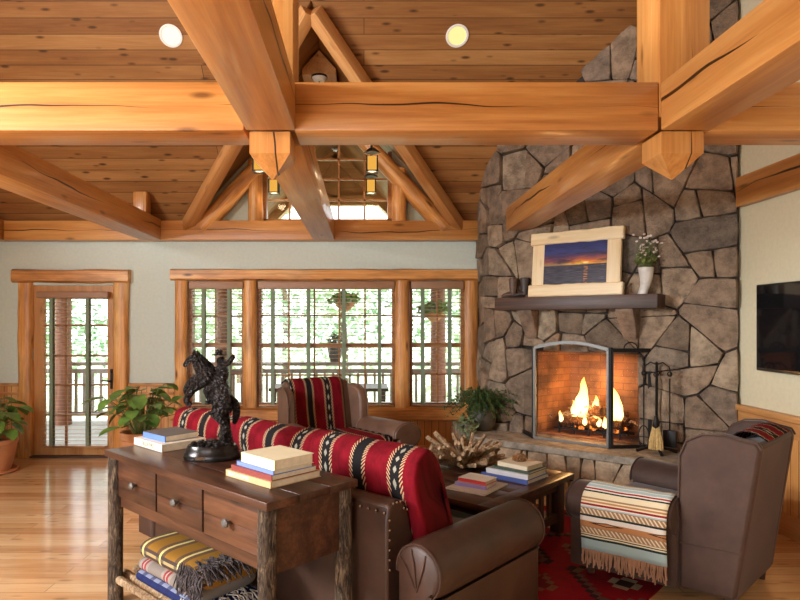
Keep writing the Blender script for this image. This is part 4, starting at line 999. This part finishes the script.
# folded blankets on the lower shelf
def folded(name, label, mat, z, h, L, D, off, fringe, fm, folds=2):
    t = thing(name, label, 'blanket', W(-.93+off, -.275, z), SA, 'folded blankets'); rings = []
    ncs = 22
    def sec(x, k):
        r = []
        for j in range(ncs):
            a = 2*PI*j/ncs; y = D/2*math.copysign(abs(math.cos(a))**.35, math.cos(a)); zz = h/2*math.copysign(abs(math.sin(a))**.8, math.sin(a))
            r.append((x, y*k, h/2+zz*k+.006*mnoise.noise((x*6, y*4, z*9))))
        return r
    g = MB(); g.loft([sec(-L/2, .9)]+[sec(-L/2+.012+i*(L-.024)/10, 1) for i in range(11)]+[sec(L/2, .88)]); scale_uv(g, 1, 1)
    g.build('folded_cloth', mat, t, ang=60)
    if fringe:
        g = MB()
        for i in range(fringe):
            y = R.uniform(-D/2-.01, D/2-.05); x = L/2-R.uniform(0,.14); z0 = h+.004; l = R.uniform(.06,.12)
            g.tube([(x,y,z0),(x+l*.5,y+R.uniform(-.02,.02),z0+R.uniform(-.01,.01)),(x+l,y+R.uniform(-.03,.03),z0-R.uniform(.02,.07))], .0035, 4)
        for i in range(fringe):
            x = L/2-R.uniform(-.02,.20); l = R.uniform(.05,.12); z0 = R.uniform(h*.5,h)
            g.tube([(x,-D/2-.004,z0),(x+R.uniform(-.02,.02),-D/2-.02,z0-l*.5),(x+R.uniform(-.03,.03),-D/2-.015-R.random()*.02,z0-l)], .0035, 4)
        o = g.build('fringe', fm, t); o['kind'] = 'stuff'
folded('folded_blanket', 'blue patterned blanket at the bottom of the stack under the console', M['blueb'], .152, .068, .70, .36, -.02, 40, M['fringeW'])
folded('folded_blanket', 'grey and red striped blanket in the middle of the stack under the console', M['greyb'], .222, .075, .62, .36, -.03, 0, None)
folded('folded_blanket', 'mustard plaid blanket with dark fringe on top of the stack under the console', M['plaid'], .300, .105, .64, .38, .02, 130, M['fringeD'])
# books ---------------------------------------------------------
FONT = None
def text(parent, s, size, loc, rot, col, name='spine_lettering'):
    cu = bpy.data.curves.new('t', 'FONT'); cu.body = s; cu.size = size; cu.align_x = 'LEFT'; cu.align_y = 'CENTER'; cu.extrude = .0003
    tmp = bpy.data.objects.new('t', cu); COL.objects.link(tmp); dg = bpy.context.evaluated_depsgraph_get()
    me = bpy.data.meshes.new_from_object(tmp.evaluated_get(dg)); bpy.data.objects.remove(tmp); me.materials.clear(); me.materials.append(col)
    o = bpy.data.objects.new(name, me); COL.objects.link(o); o.parent = parent; o.location = loc; o.rotation_euler = rot; return o
BM = {}
def bmat(k, col): 
    if k not in BM: BM[k] = plain('book_'+k, col, .5, var=.05)
    return BM[k]
def book(label, cols, t, n, z, L, D, h, turn=0, grp=None, spine=None, cover=None, txt=None):
    """spine faces -n, L along t; returns top z"""
    o = thing('book', label, 'book', W(t, n, z), SA+turn, grp); c_ = .0025
    k = bmat(*cols); g = MB(); g.box((0,-D/2+c_,h/2), (L, c_*2, h), None, .0015); g.mi = 0; g.box((0,0,c_/2), (L, D, c_)); 
    if cover: g.mi = 1
    g.box((0,0,h-c_/2), (L, D, c_)); g.build('cover', [k, bmat(*cover)] if cover else k, o, smooth=False)
    MB().box((-.0,.002,h/2), (L-.010, D-.012, h-2*c_)).build('pages', M['page'], o, smooth=False)
    if txt: text(o, txt[0], txt[1], (txt[2], -D/2-.0004, h/2), (PI/2, 0, 0), txt[3])
    return z+h
Wt = bmat('lettering_white', c(240,236,226)); Dk = bmat('lettering_dark', c(70,66,60))
z = book('large cream book lying under the blue book at left end of the console', ('cream', c(226,216,194)), -1.375, -.20, .871, .335, .285, .042, 0, 'books on the console', txt=('BLUEFIRE', .034, -.06, Dk))
book('blue spined book with grey cover on the cream book at left end of the console', ('blue', c(92,124,190)), -1.385, -.19, z, .25, .22, .036, .03, 'books on the console', cover=('charcoal', c(92,88,84)))
z = book('tan book at the bottom of the stack nearest the corner of the console', ('tan', c(202,170,122)), -.33, -.24, .871, .345, .30, .030, 0, 'books on the console', txt=('BEACH HOMES', .024, -.15, Wt))
z = book('brick red book second from bottom of the console stack', ('brick', c(136,60,52)), -.318, -.245, z, .31, .27, .026, .0, 'books on the console')
z = book('thin periwinkle book under the cream book of the console stack', ('periwinkle', c(112,134,196)), -.30, -.255, z, .285, .23, .020, -.02, 'books on the console')
book('thick cream book on top of the stack at the console corner', ('ivory', c(226,214,178)), -.28, -.255, z, .26, .225, .046, -.03, 'books on the console')
# coffee table ---------------------------------------------------
KT, KN, KW, KD = -.655, 1.835, 1.2, 1.19
ct = thing('coffee_table', 'low square dark brown coffee table with slatted ends on the red rug', 'coffee table', W(KT, KN), SA); zr = .012
g = MB()
for i in range(6): g.box((0, -KD/2+KD*(i+.5)/6, .43), (KW-.2, KD/6-.002, .04), None, .003)
for s_ in (-1, 1): g.box((s_*(KW/2-.05), 0, .43), (.098, KD, .042), None, .004)
g.build('tabletop', M['barn_x'], ct)
for a in (-1, 1):
    for b in (-1, 1): MB().box((a*(KW/2-.09), b*(KD/2-.10), .21), (.08, .08, .396), None, .005).build('leg', M['dark_z'], ct)
for a in (-1, 1):
    g = MB(); x = a*(KW/2-.09); g.box((x,0,.37), (.04, KD-.2, .07)); g.box((x,0,.13), (.04, KD-.2, .06)); r_ = g.build('end_rail', M['dark_y'], ct, smooth=False)
    for i in range(7): MB().box((x, -.36+.12*i, .25), (.022,.04,.18)).build('slat', M['dark_z'], r_, smooth=False)
    MB().box((0, a*(KD/2-.10), .38), (KW-.2, .035, .06)).build('apron', M['dark_x'], ct, smooth=False)
MB().box((0,0,.15), (KW-.22, KD-.28, .025)).build('lower_shelf', M['barn_x'], ct, smooth=False)
zt = .4515
z = book('flat magazine with striped cover under two small books near the coffee table corner', ('mag', c(220,212,196)), -.385, 1.595, zt, .30, .36, .010, .10, 'books on the coffee table', cover=('magstripe', c(196,188,176)))
z2 = book('lavender book on the magazine', ('lavender', c(146,134,196)), -.40, 1.60, z, .235, .17, .024, .16, 'books on the coffee table', cover=('lavendertop', c(176,160,190)))
book('white topped book with red spine on the lavender book', ('scarlet', c(206,56,48)), -.40, 1.63, z2, .215, .17, .026, .06, 'books on the coffee table', cover=('whitetop', c(228,222,212)))
z = book('large blue book at the bottom of the coffee table stack', ('royal', c(70,92,160)), -.34, 2.04, zt, .38, .32, .030, 0, 'books on the coffee table')
z = book('white spined book second from bottom of the coffee table stack', ('pale', c(214,216,220)), -.33, 2.04, z, .34, .29, .036, .02, 'books on the coffee table')
z = book('thin dark green book in the coffee table stack', ('green', c(60,78,66)), -.31, 2.05, z, .31, .27, .018, .0, 'books on the coffee table')
z = book('cream book on top of the coffee table stack', ('bone', c(222,208,180)), -.30, 2.05, z, .25, .22, .032, -.05, 'books on the coffee table')
t = thing('pinecone', 'small brown pinecone lying on the top book of the coffee table stack', 'pinecone', W(-.31, 2.05, z)); g = MB()
for i in range(9):
    x = -.045+i*.011; r = .026*math.sin(PI*(i+1.2)/11.5)+.004
    for j in range(8): a = 2*PI*(j+.5*(i%2))/8; g.ball((x, r*math.cos(a), .026+r*math.sin(a)), (.009,.009,.006), 5, 4)
g.tube([(-.05,0,.026),(.05,0,.026)], .012, 7); g.build('scales', plain('pinecone_brown', c(140,100,60), .8, var=.35, nsc=60), t)
# driftwood bowl
t = thing('driftwood_bowl', 'round bowl of pale driftwood sticks pointing outward on the coffee table', 'bowl', W(-.80, 2.06, zt))
dm = M['peel']; var = []
for k in range(4):
    g = MB(); L = .17+.025*k; g.log((0,0,0), (L,0,0), .020, .014, 7, 5, .16); o = g.build('stick', dm, t); var.append(o)
idx = 0
for ring, (nn, r0, z0, tilt) in enumerate(((24, .09, .025, .22), (26, .10, .045, .38), (24, .08, .06, .52), (14, .05, .06, .7))):
    for i in range(nn):
        o = var[idx] if idx < 4 else var[idx % 4].copy()
        if idx >= 4: COL.objects.link(o); o.parent = t
        idx += 1; a = 2*PI*i/nn+ring*.15+R.uniform(-.1,.1); o.location = (r0*math.cos(a), r0*math.sin(a), z0+R.uniform(-.005,.01)); o.rotation_euler = (0, -tilt+R.uniform(-.12,.12), a+R.uniform(-.25,.25)); s_ = R.uniform(.9,1.2); o.scale = (s_, s_*1.05, s_*1.05)
MB().lathe([(.02,.0),(.09,.004),(.13,.03),(.11,.035),(.02,.02)], n=16).build('base', M['dark_x'], t)
# rug
g = MB(); ru, rv = 2.75, 2.05; g.box((0,0,.006), (ru, rv, .011), None, .003)
for f in g.b.faces:
    for l in f.loops: l[g.uv].uv = (l.vert.co.x+3, l.vert.co.y+3)
tag(g.build('area_rug', M['rug'], loc=W(-.62, 1.86, 0), rot=(0,0,SA), smooth=False), 'red southwestern rug on the wood floor under the coffee table', 'rug')
# ---------------------------------------------------------------- wing chairs
def warp(o):
    for v in o.data.vertices: v.co.x *= 1+.36*(v.co.y+.43)
def wing_chair(name, label, loc, rz, mat, seatmat, w=.80, up=0, cr=0):
    t = thing(name, label, 'armchair', loc, rz, 'wing chairs'); h = w/2
    MB().box((0, .0, .20), (w-.10, .78, .25), None, .03, 3).build('seat_base', mat, t)
    q = MB(); q.box((0, .13, .39+up), (w-.24, .62, .15+up), None, .05, 4)
    for f in q.b.faces:
        for l in f.loops: l[q.uv].uv = (l.vert.co.x+2, l.vert.co.y+2)
    q.build('seat_cushion', seatmat, t)
    g = MB(); bp = [(-.43,.08),(-.545,.93),(-.53,1.0-cr*.6),(-.47,1.035-cr),(-.40,1.02-cr),(-.36,.95-cr*.5),(-.27,.40),(-.27,.08)]
    g.prism(bp, 'x', -h+.05, h-.05); g.build('backrest', mat, t, bevel=.025)
    for s_ in (-1, 1):
        g = MB(); bw = [(-.43,.08),(-.548,.92),(-.53,.955),(-.47,.965),(-.38,.985),(-.27,.975),(-.19,.93),(-.155,.84),(-.15,.60),(-.15,.08)]
        g.prism(bw, 'x', s_*(h-.075), s_*h); o = g.build('wing', mat, t, bevel=.022)
        g = MB(); g.tube([(s_*h*.997, y, z) for y, z in bw[1:-1]], .006, 6); g.build('piping', mat, o); g = MB(); g.tube([(s_*h*1.0, -.455, .345), (s_*h*1.002, -.15, .345)], .005, 6); g.build('seam', mat, o)
        roll_arm(t, 'arm', mat, s_*(h-.02), -.15, .45, .485+up, .118, s_, .075, .055)
        for y in (-.38, .38): MB().lathe([(.02,.0),(.03,.10)], (s_*(h-.06), y, 0), 10).build('leg', M['dark_z'], t)
    for ch in t.children:
        warp(ch)
        for q in ch.children: warp(q)
    return t
rc = wing_chair('wing_chair', 'brown nubuck wing chair at right, its back to the television wall', (2.0, 3.885, .0), math.radians(42.8), M['suede'], M['suede'], .74, 0, .085)
lc = wing_chair('wing_chair', 'brown leather wing chair in front of the wide window', (-.25, 5.72, 0), math.radians(-148), M['leather2'], M['aztec_chair'], .79, .08)
# throws
def sheet(name, mat, parent, path, w, x0, axis='x', nu=16, thick=.006, wav=.006, uvs=None, vmap=True, drop=0):
    """strip w wide following path (list of (a,z)); axis 'x': path in (y,z), width on x; axis 'y': path in (x,z), width on y"""
    P = [Vector(p) for p in path]; cum = [0]
    for a, b in zip(P, P[1:]): cum.append(cum[-1]+(b-a).length)
    L = cum[-1]; nv = max(12, int(L/.03)); g = MB(); ph = R.random()*20
    def fnc(u, v):
        s_ = v*L; i = max(j for j in range(len(cum)-1) if cum[j] <= s_+1e-9); f = (s_-cum[i])/(cum[i+1]-cum[i]); p = P[i].lerp(P[i+1], f)
        d = (P[i+1]-P[i]).normalized(); n = Vector((-d.y, d.x)); k = wav*mnoise.noise((u*5, s_*3, ph)); p = p+n*k; q = x0+(u-.5)*w+.006*mnoise.noise((s_*4, u, ph+3)); z = p.y-(drop*(u)*max(0, v-.3))
        return (q, p.x, z) if axis == 'x' else (p.x, q, z)
    g.grid(nu, nv, fnc); scale_uv(g, w, L if uvs is None else uvs)
    return g.build(name, mat, parent, solid=thick, ang=180), L
def smooth_path(pts, n=6):
    out = []; P = [Vector(p) for p in pts]
    for i in range(len(P)-1):
        p0, p1, p2, p3 = P[max(i-1,0)], P[i], P[i+1], P[min(i+2,len(P)-1)]
        for k in range(n):
            t = k/n; out.append(.5*((2*p1)+(p2-p0)*t+(2*p0-5*p1+4*p2-p3)*t*t+(3*p1-p0-3*p2+p3)*t**3))
    return out+[P[-1]]
def chair_throw(ch, label, x0, w, a=0, b=11, cr=0):
    t = thing('red_throw', label, 'throw blanket', ch.location, ch.rotation_euler.z, 'red throws')
    sheet('cloth', M['aztec_chair'], t, smooth_path([(p, q-(cr if q > .9 else 0)) for p, q in [(-.525,.62),(-.55,.80),(-.562,.93),(-.545,1.012),(-.47,1.052),(-.39,1.036),(-.346,.95),(-.30,.72),(-.262,.50),(-.22,.485),(-.1,.482)][a:b]]), w, x0)
chair_throw(lc, 'red patterned throw over the back of the leather chair by the window', .03, .58, 0, 9)
chair_throw(rc, 'red patterned throw over the back of the nubuck chair at right', .0, .46, 3, 8, .06)
t = thing('striped_blanket', 'striped blanket with tan fringe draped over the arm of the nubuck chair', 'throw blanket', rc.location, rc.rotation_euler.z)
ax_, zc_, r_ = -.352, .485, .121
path = [(ax_+.075, zc_-.0), (ax_+.12, zc_+.02)]+[(ax_+r_*math.cos(a), zc_+r_*math.sin(a)) for a in [math.radians(x) for x in range(70, 191, 10)]]+[(ax_-r_-.004, zc_-.06), (ax_-r_-.004, .40), (ax_-r_+.002, .30), (ax_-r_+.006, .225)]
path = path[2:]
o, L = sheet('cloth', M['serape'], t, path, .47, .105, 'y', uvs=1.0, drop=.0)
warp(o)
g = MB()
for i in range(75):
    y = .105-.235+.47*(i+.5)/75+R.uniform(-.002,.002); l = R.uniform(.075,.115); x = ax_-r_+.006
    g.tube([(x,y,.228),(x-.004+R.uniform(-.006,.006),y+R.uniform(-.006,.006),.228-l*.5),(x+R.uniform(-.012,.008),y+R.uniform(-.012,.012),.228-l)], .0038, 5)
o = g.build('fringe', M['fringe'], t); o['kind'] = 'stuff'; warp(o)
# ---------------------------------------------------------------- plants
def big_leaf(g, p, d, L, w, up=Vector((0,0,1)), curl=.25):
    d = d.normalized(); s_ = d.cross(up); s_ = s_.normalized() if s_.length > 1e-3 else Vector((1,0,0)); n = s_.cross(d); rows = []
    for i in range(7):
        t = i/6; k = w*(math.sin(PI*min(1,(t*.86+.14)))**.7)*(1 if t < .95 else .15); c0 = p+d*(L*t)-n*(curl*L*t*t)
        rows.append([g.b.verts.new(c0-s_*k+n*k*.25), g.b.verts.new(c0), g.b.verts.new(c0+s_*k+n*k*.25)])
    for a, b in zip(rows, rows[1:]):
        for j in range(2): g.face((a[j], a[j+1], b[j+1], b[j]))
def leafy(name, label, loc, pot, nl, spread, hgt, L, seed, base=0):
    R.seed(seed); t = thing(name, label, 'potted plant', loc); pr, ph = pot
    MB().lathe([(pr*.68,base),(pr*.85,base+ph*.35),(pr*.98,base+ph*.85),(pr*1.04,base+ph*.87),(pr*1.04,base+ph),(pr*.93,base+ph),(pr*.9,base+ph*.9)], n=28).build('pot', M['terracotta'], t)
    MB().lathe([(.001,base+ph*.88),(pr*.91,base+ph*.9)], n=20, caps=False).build('soil', M['soil'], t)
    MB().lathe([(pr*.7,.0),(pr*1.0,.01),(pr*1.05,.04),(pr*1.0,.04),(pr*.95,.02)], n=24).build('saucer', M['terracotta'], t)
    g = MB(); q = MB(); zb = base+ph*.9
    for i in range(nl):
        a = R.random()*6.28; f = R.uniform(.15, 1); e = Vector((spread*f*math.cos(a), spread*f*math.sin(a), zb+hgt*(1.05-.75*f*R.random())*R.uniform(.5,1)))
        s0 = Vector((pr*.3*math.cos(a), pr*.3*math.sin(a), zb)); q.tube([s0, s0.lerp(e,.5)+Vector((0,0,.08)), e], .0045, 5)
        big_leaf(g, e, Vector((math.cos(a+R.uniform(-.6,.6)), math.sin(a+R.uniform(-.6,.6)), R.uniform(-.5,.25))), L*R.uniform(.7,1.2), L*R.uniform(.28,.4))
    q.build('stems', M['stem'], t); g.build('foliage', M['leaf'], t, norm=False)
    return t
leafy('potted_plant', 'leafy potted plant in a terracotta pot left of the glass door', (-3.98, 6.55, 0), (.23, .36), 46, .38, .50, .20, 3)
leafy('potted_plant', 'leafy potted plant on the floor between the glass door and the window', (-2.22, 6.1, 0), (.20, .52), 60, .36, .52, .19, 8, .0)
R.seed(21); hx, hy = 1.27, 6.56
t = thing('fern_pot', 'dark clay pot of trailing green fern at the left end of the hearth', 'potted plant', (hx, hy, .452))
MB().lathe([(.09,0),(.135,.06),(.15,.14),(.13,.21),(.135,.235),(.12,.235),(.11,.2)], n=24).build('pot', M['clay'], t); MB().lathe([(.001,.2),(.112,.205)], n=16, caps=False).build('soil', M['soil'], t)
g = MB(); q = MB()
for i in range(150):
    a = R.random()*6.28; l = R.uniform(.15,.42); z1 = .24+R.uniform(.0,.17)
    if math.sin(a) > .3: l *= .45
    pts = [Vector((.05*math.cos(a), .05*math.sin(a), .21)), Vector((l*.5*math.cos(a), l*.5*math.sin(a), z1+.04)), Vector((l*math.cos(a), l*math.sin(a), z1-R.uniform(.0,.16)))]
    q.tube(pts, .002, 4)
    for k in range(9):
        s_ = .25+.75*k/8; p = pts[0].lerp(pts[1], min(1, s_*2)) if s_ < .5 else pts[1].lerp(pts[2], s_*2-1)
        leaves(g, 3, p, (.022,.022,.018), .017)
q.build('stems', M['stem'], t); g.build('foliage', M['leafd'], t, norm=False, smooth=False)
t = thing('ivy_plant', 'small pale ivy in a stone pot at the corner of the hearth', 'potted plant', (1.10, 6.42, .452)); 
MB().lathe([(.05,0),(.075,.05),(.07,.1),(.06,.1)], n=16).build('pot', M['slab'], t); g = MB()
leaves(g, 230, (-.03,-.04,.09), (.14,.12,.10), .026); leaves(g, 90, (-.03,-.18,-.06), (.09,.03,.15), .022); g.build('foliage', plain('ivy_leaf', c(120,136,92), .6, var=.3, nsc=40), t, norm=False, smooth=False)
# ---------------------------------------------------------------- bronze rider (plain rearing horse and rider)
st = thing('bronze_statue', 'dark bronze statue of a rearing horse and rider on the console', 'statue', W(-.87, -.23, .871), math.radians(4))
g = MB(); rings = []
for z, k in ((0,1.0),(.012,1.02),(.03,.99),(.04,.94),(.055,.93),(.075,.86)): rings.append([(.15*k*math.cos(a)+.0, .10*k*math.sin(a), z) for a in [2*PI*i/28 for i in range(28)]])
g.loft(rings); g.build('base', M['bronze_base'], st); g = MB()
for _ in range(26): g.ball((R.uniform(-.11,.10), R.uniform(-.07,.07), .078), (R.uniform(.012,.03), R.uniform(.012,.03), R.uniform(.01,.025)), 7, 5)
g.tube([(.075,.0,.07),(.07,.0,.16),(.062,.0,.26),(.055,0,.30)], [.042,.030,.028,.02], 10); g.build('rocky_ground', M['bronze'], st)
MB().box((-.045,-.0985,.02), (.05,.004,.016)).build('name_plate', M['brass'], st, smooth=False)
def skin(name, mat, parent, nodes, edges, sub=2, fat=1.45):
    me = bpy.data.meshes.new(name); me.from_pydata([n[:3] for n in nodes], edges, []); me.materials.append(mat)
    o = bpy.data.objects.new(name, me); COL.objects.link(o); o.parent = parent
    md = o.modifiers.new('skin', 'SKIN'); md.use_smooth_shade = True
    for v, n in zip(me.skin_vertices[0].data, nodes):
        v.radius = (n[3]*fat, n[3]*fat); v.use_root = False
    me.skin_vertices[0].data[0].use_root = True
    s_ = o.modifiers.new('sub', 'SUBSURF'); s_.levels = sub; s_.render_levels = sub; return o
hz = [(.055,0,.31,.052),(.03,0,.365,.056),(-.01,0,.42,.055),(-.045,0,.455,.046),(-.072,0,.495,.026),(-.090,0,.535,.02),(-.108,0,.545,.017),(-.135,0,.515,.012),(-.152,0,.492,.009),   #0-8 body, neck, head
      (.055,.03,.285,.036),(.015,.036,.245,.024),(.06,.036,.19,.014),(.045,.036,.13,.011),(.03,.036,.10,.014),      #9-13 hind
      (.065,-.03,.285,.036),(.03,-.036,.235,.024),(.08,-.036,.185,.014),(.068,-.036,.125,.011),(.055,-.036,.095,.014),  #14-18
      (-.055,.028,.43,.026),(-.115,.032,.415,.017),(-.15,.032,.365,.012),(-.125,.03,.325,.012),      #19-22 fore
      (-.05,-.028,.415,.026),(-.10,-.032,.375,.017),(-.135,-.032,.315,.012),(-.105,-.03,.285,.012),   #23-26
      (.09,0,.325,.014),(.125,0,.30,.018),(.13,0,.235,.016),(.115,0,.18,.008)]                           #27-30 tail
he = [(0,1),(1,2),(2,3),(3,4),(4,5),(5,6),(6,7),(7,8),(0,9),(9,10),(10,11),(11,12),(12,13),(0,14),(14,15),(15,16),(16,17),(17,18),(3,19),(19,20),(20,21),(21,22),(3,23),(23,24),(24,25),(25,26),(0,27),(27,28),(28,29),(29,30)]
skin('horse', M['bronze'], st, hz, he)
g = MB()
for i in range(60):
    s_ = i/59; p = Vector((-.10,0,.565)).lerp(Vector((.005,0,.47)), s_); g.tube([p, p+Vector((.018,R.uniform(-.02,.02),.01)), p+Vector((.03+.02*R.random(),R.uniform(-.035,.035),-.02))], [.007,.006,.003], 5)
for s_ in (-.014,.014): g.tube([(-.098,s_,.56),(-.093,s_*1.3,.588)], [.009,.002], 6)
g.build('mane', M['bronze'], st)
rd = [(.045,0,.415,.032),(.062,0,.455,.03),(.06,0,.495,.034),(.045,0,.525,.016),(.038,0,.548,.02),
      (.02,.045,.40,.022),(-.02,.055,.365,.016),(.0,.052,.315,.012),(-.025,.055,.30,.012),(.02,-.045,.40,.022),(-.02,-.055,.365,.016),(.0,-.052,.315,.012),(-.025,-.055,.30,.012),
      (.05,.042,.50,.013),(.015,.055,.47,.011),(-.035,.03,.475,.009),(.06,-.045,.50,.013),(.10,-.06,.52,.011),(.125,-.05,.56,.009)]
skin('rider', M['bronze'], st, rd, [(0,1),(1,2),(2,3),(3,4),(0,5),(5,6),(6,7),(7,8),(0,9),(9,10),(10,11),(11,12),(2,13),(13,14),(14,15),(2,16),(16,17),(17,18)])
g = MB(); g.lathe([(.04,.556),(.042,.56),(.02,.563),(.019,.58),(.010,.586),(.001,.586)], (.036,0,0), 14); g.build('hat', M['bronze'], st)
# ---------------------------------------------------------------- light, camera
w = bpy.data.worlds.new('World'); S.world = w; w.use_nodes = True
bg = w.node_tree.nodes['Background']; bg.inputs[0].default_value = (.90, .95, 1, 1); bg.inputs[1].default_value = 3.2
def light(name, kind, loc, rot, energy, col=(1,1,1), size=None, size_y=None, **kw):
    l = bpy.data.lights.new(name, kind); l.energy = energy; l.color = col
    if size and kind == 'AREA':
        l.shape = 'RECTANGLE'; l.size = size; l.size_y = size_y or size
    for k, v in kw.items(): setattr(l, k, v)
    o = bpy.data.objects.new(name, l); COL.objects.link(o); o.location = loc; o.rotation_euler = rot; return o
light('sun', 'SUN', (0,-5,20), (math.radians(38), 0, math.radians(14)), 7, (1, .96, .9), angle=.02)
light('rear_window_light', 'AREA', (-2.25,-1.27,1.35), (math.radians(92), 0, 0), 42, (.96, .98, 1), 2.6, 1.65)
light('left_window_light', 'AREA', (XL+.04,1.3,2.7), (0, math.radians(-92), 0), 580, (.92, .96, 1), 1.1, 2.3)
light('fire_glow', 'POINT', fl(.9, .02, .80), (0,0,0), 8, (1, .5, .18), shadow_soft_size=.06)
light('fire_glow', 'POINT', fl(.9, -.30, 1.0), (0,0,0), 7, (1, .5, .18), shadow_soft_size=.06)
for a in (-1, 1):
    for b in (-1, 1): light('lantern_glow', 'POINT', (XC+a*.56, 6.55+b*.5, 3.08), (0,0,0), 1.8, (1, .72, .42), shadow_soft_size=.05)
cam = bpy.data.cameras.new('Camera'); co = bpy.data.objects.new('Camera', cam); COL.objects.link(co)
co.location = (0, 0, EYE); co.rotation_euler = (PI/2, 0, 0)
cam.sensor_width = 36; cam.lens = F/800*36; cam.shift_x = 36/800; cam.shift_y = 23/800; cam.clip_start = .05; cam.clip_end = 300
S.camera = co
S.view_settings.view_transform = 'Standard'; S.view_settings.look = 'None'; S.view_settings.gamma = 1; S.view_settings.use_curve_mapping = False
S.view_settings.exposure = 0.5
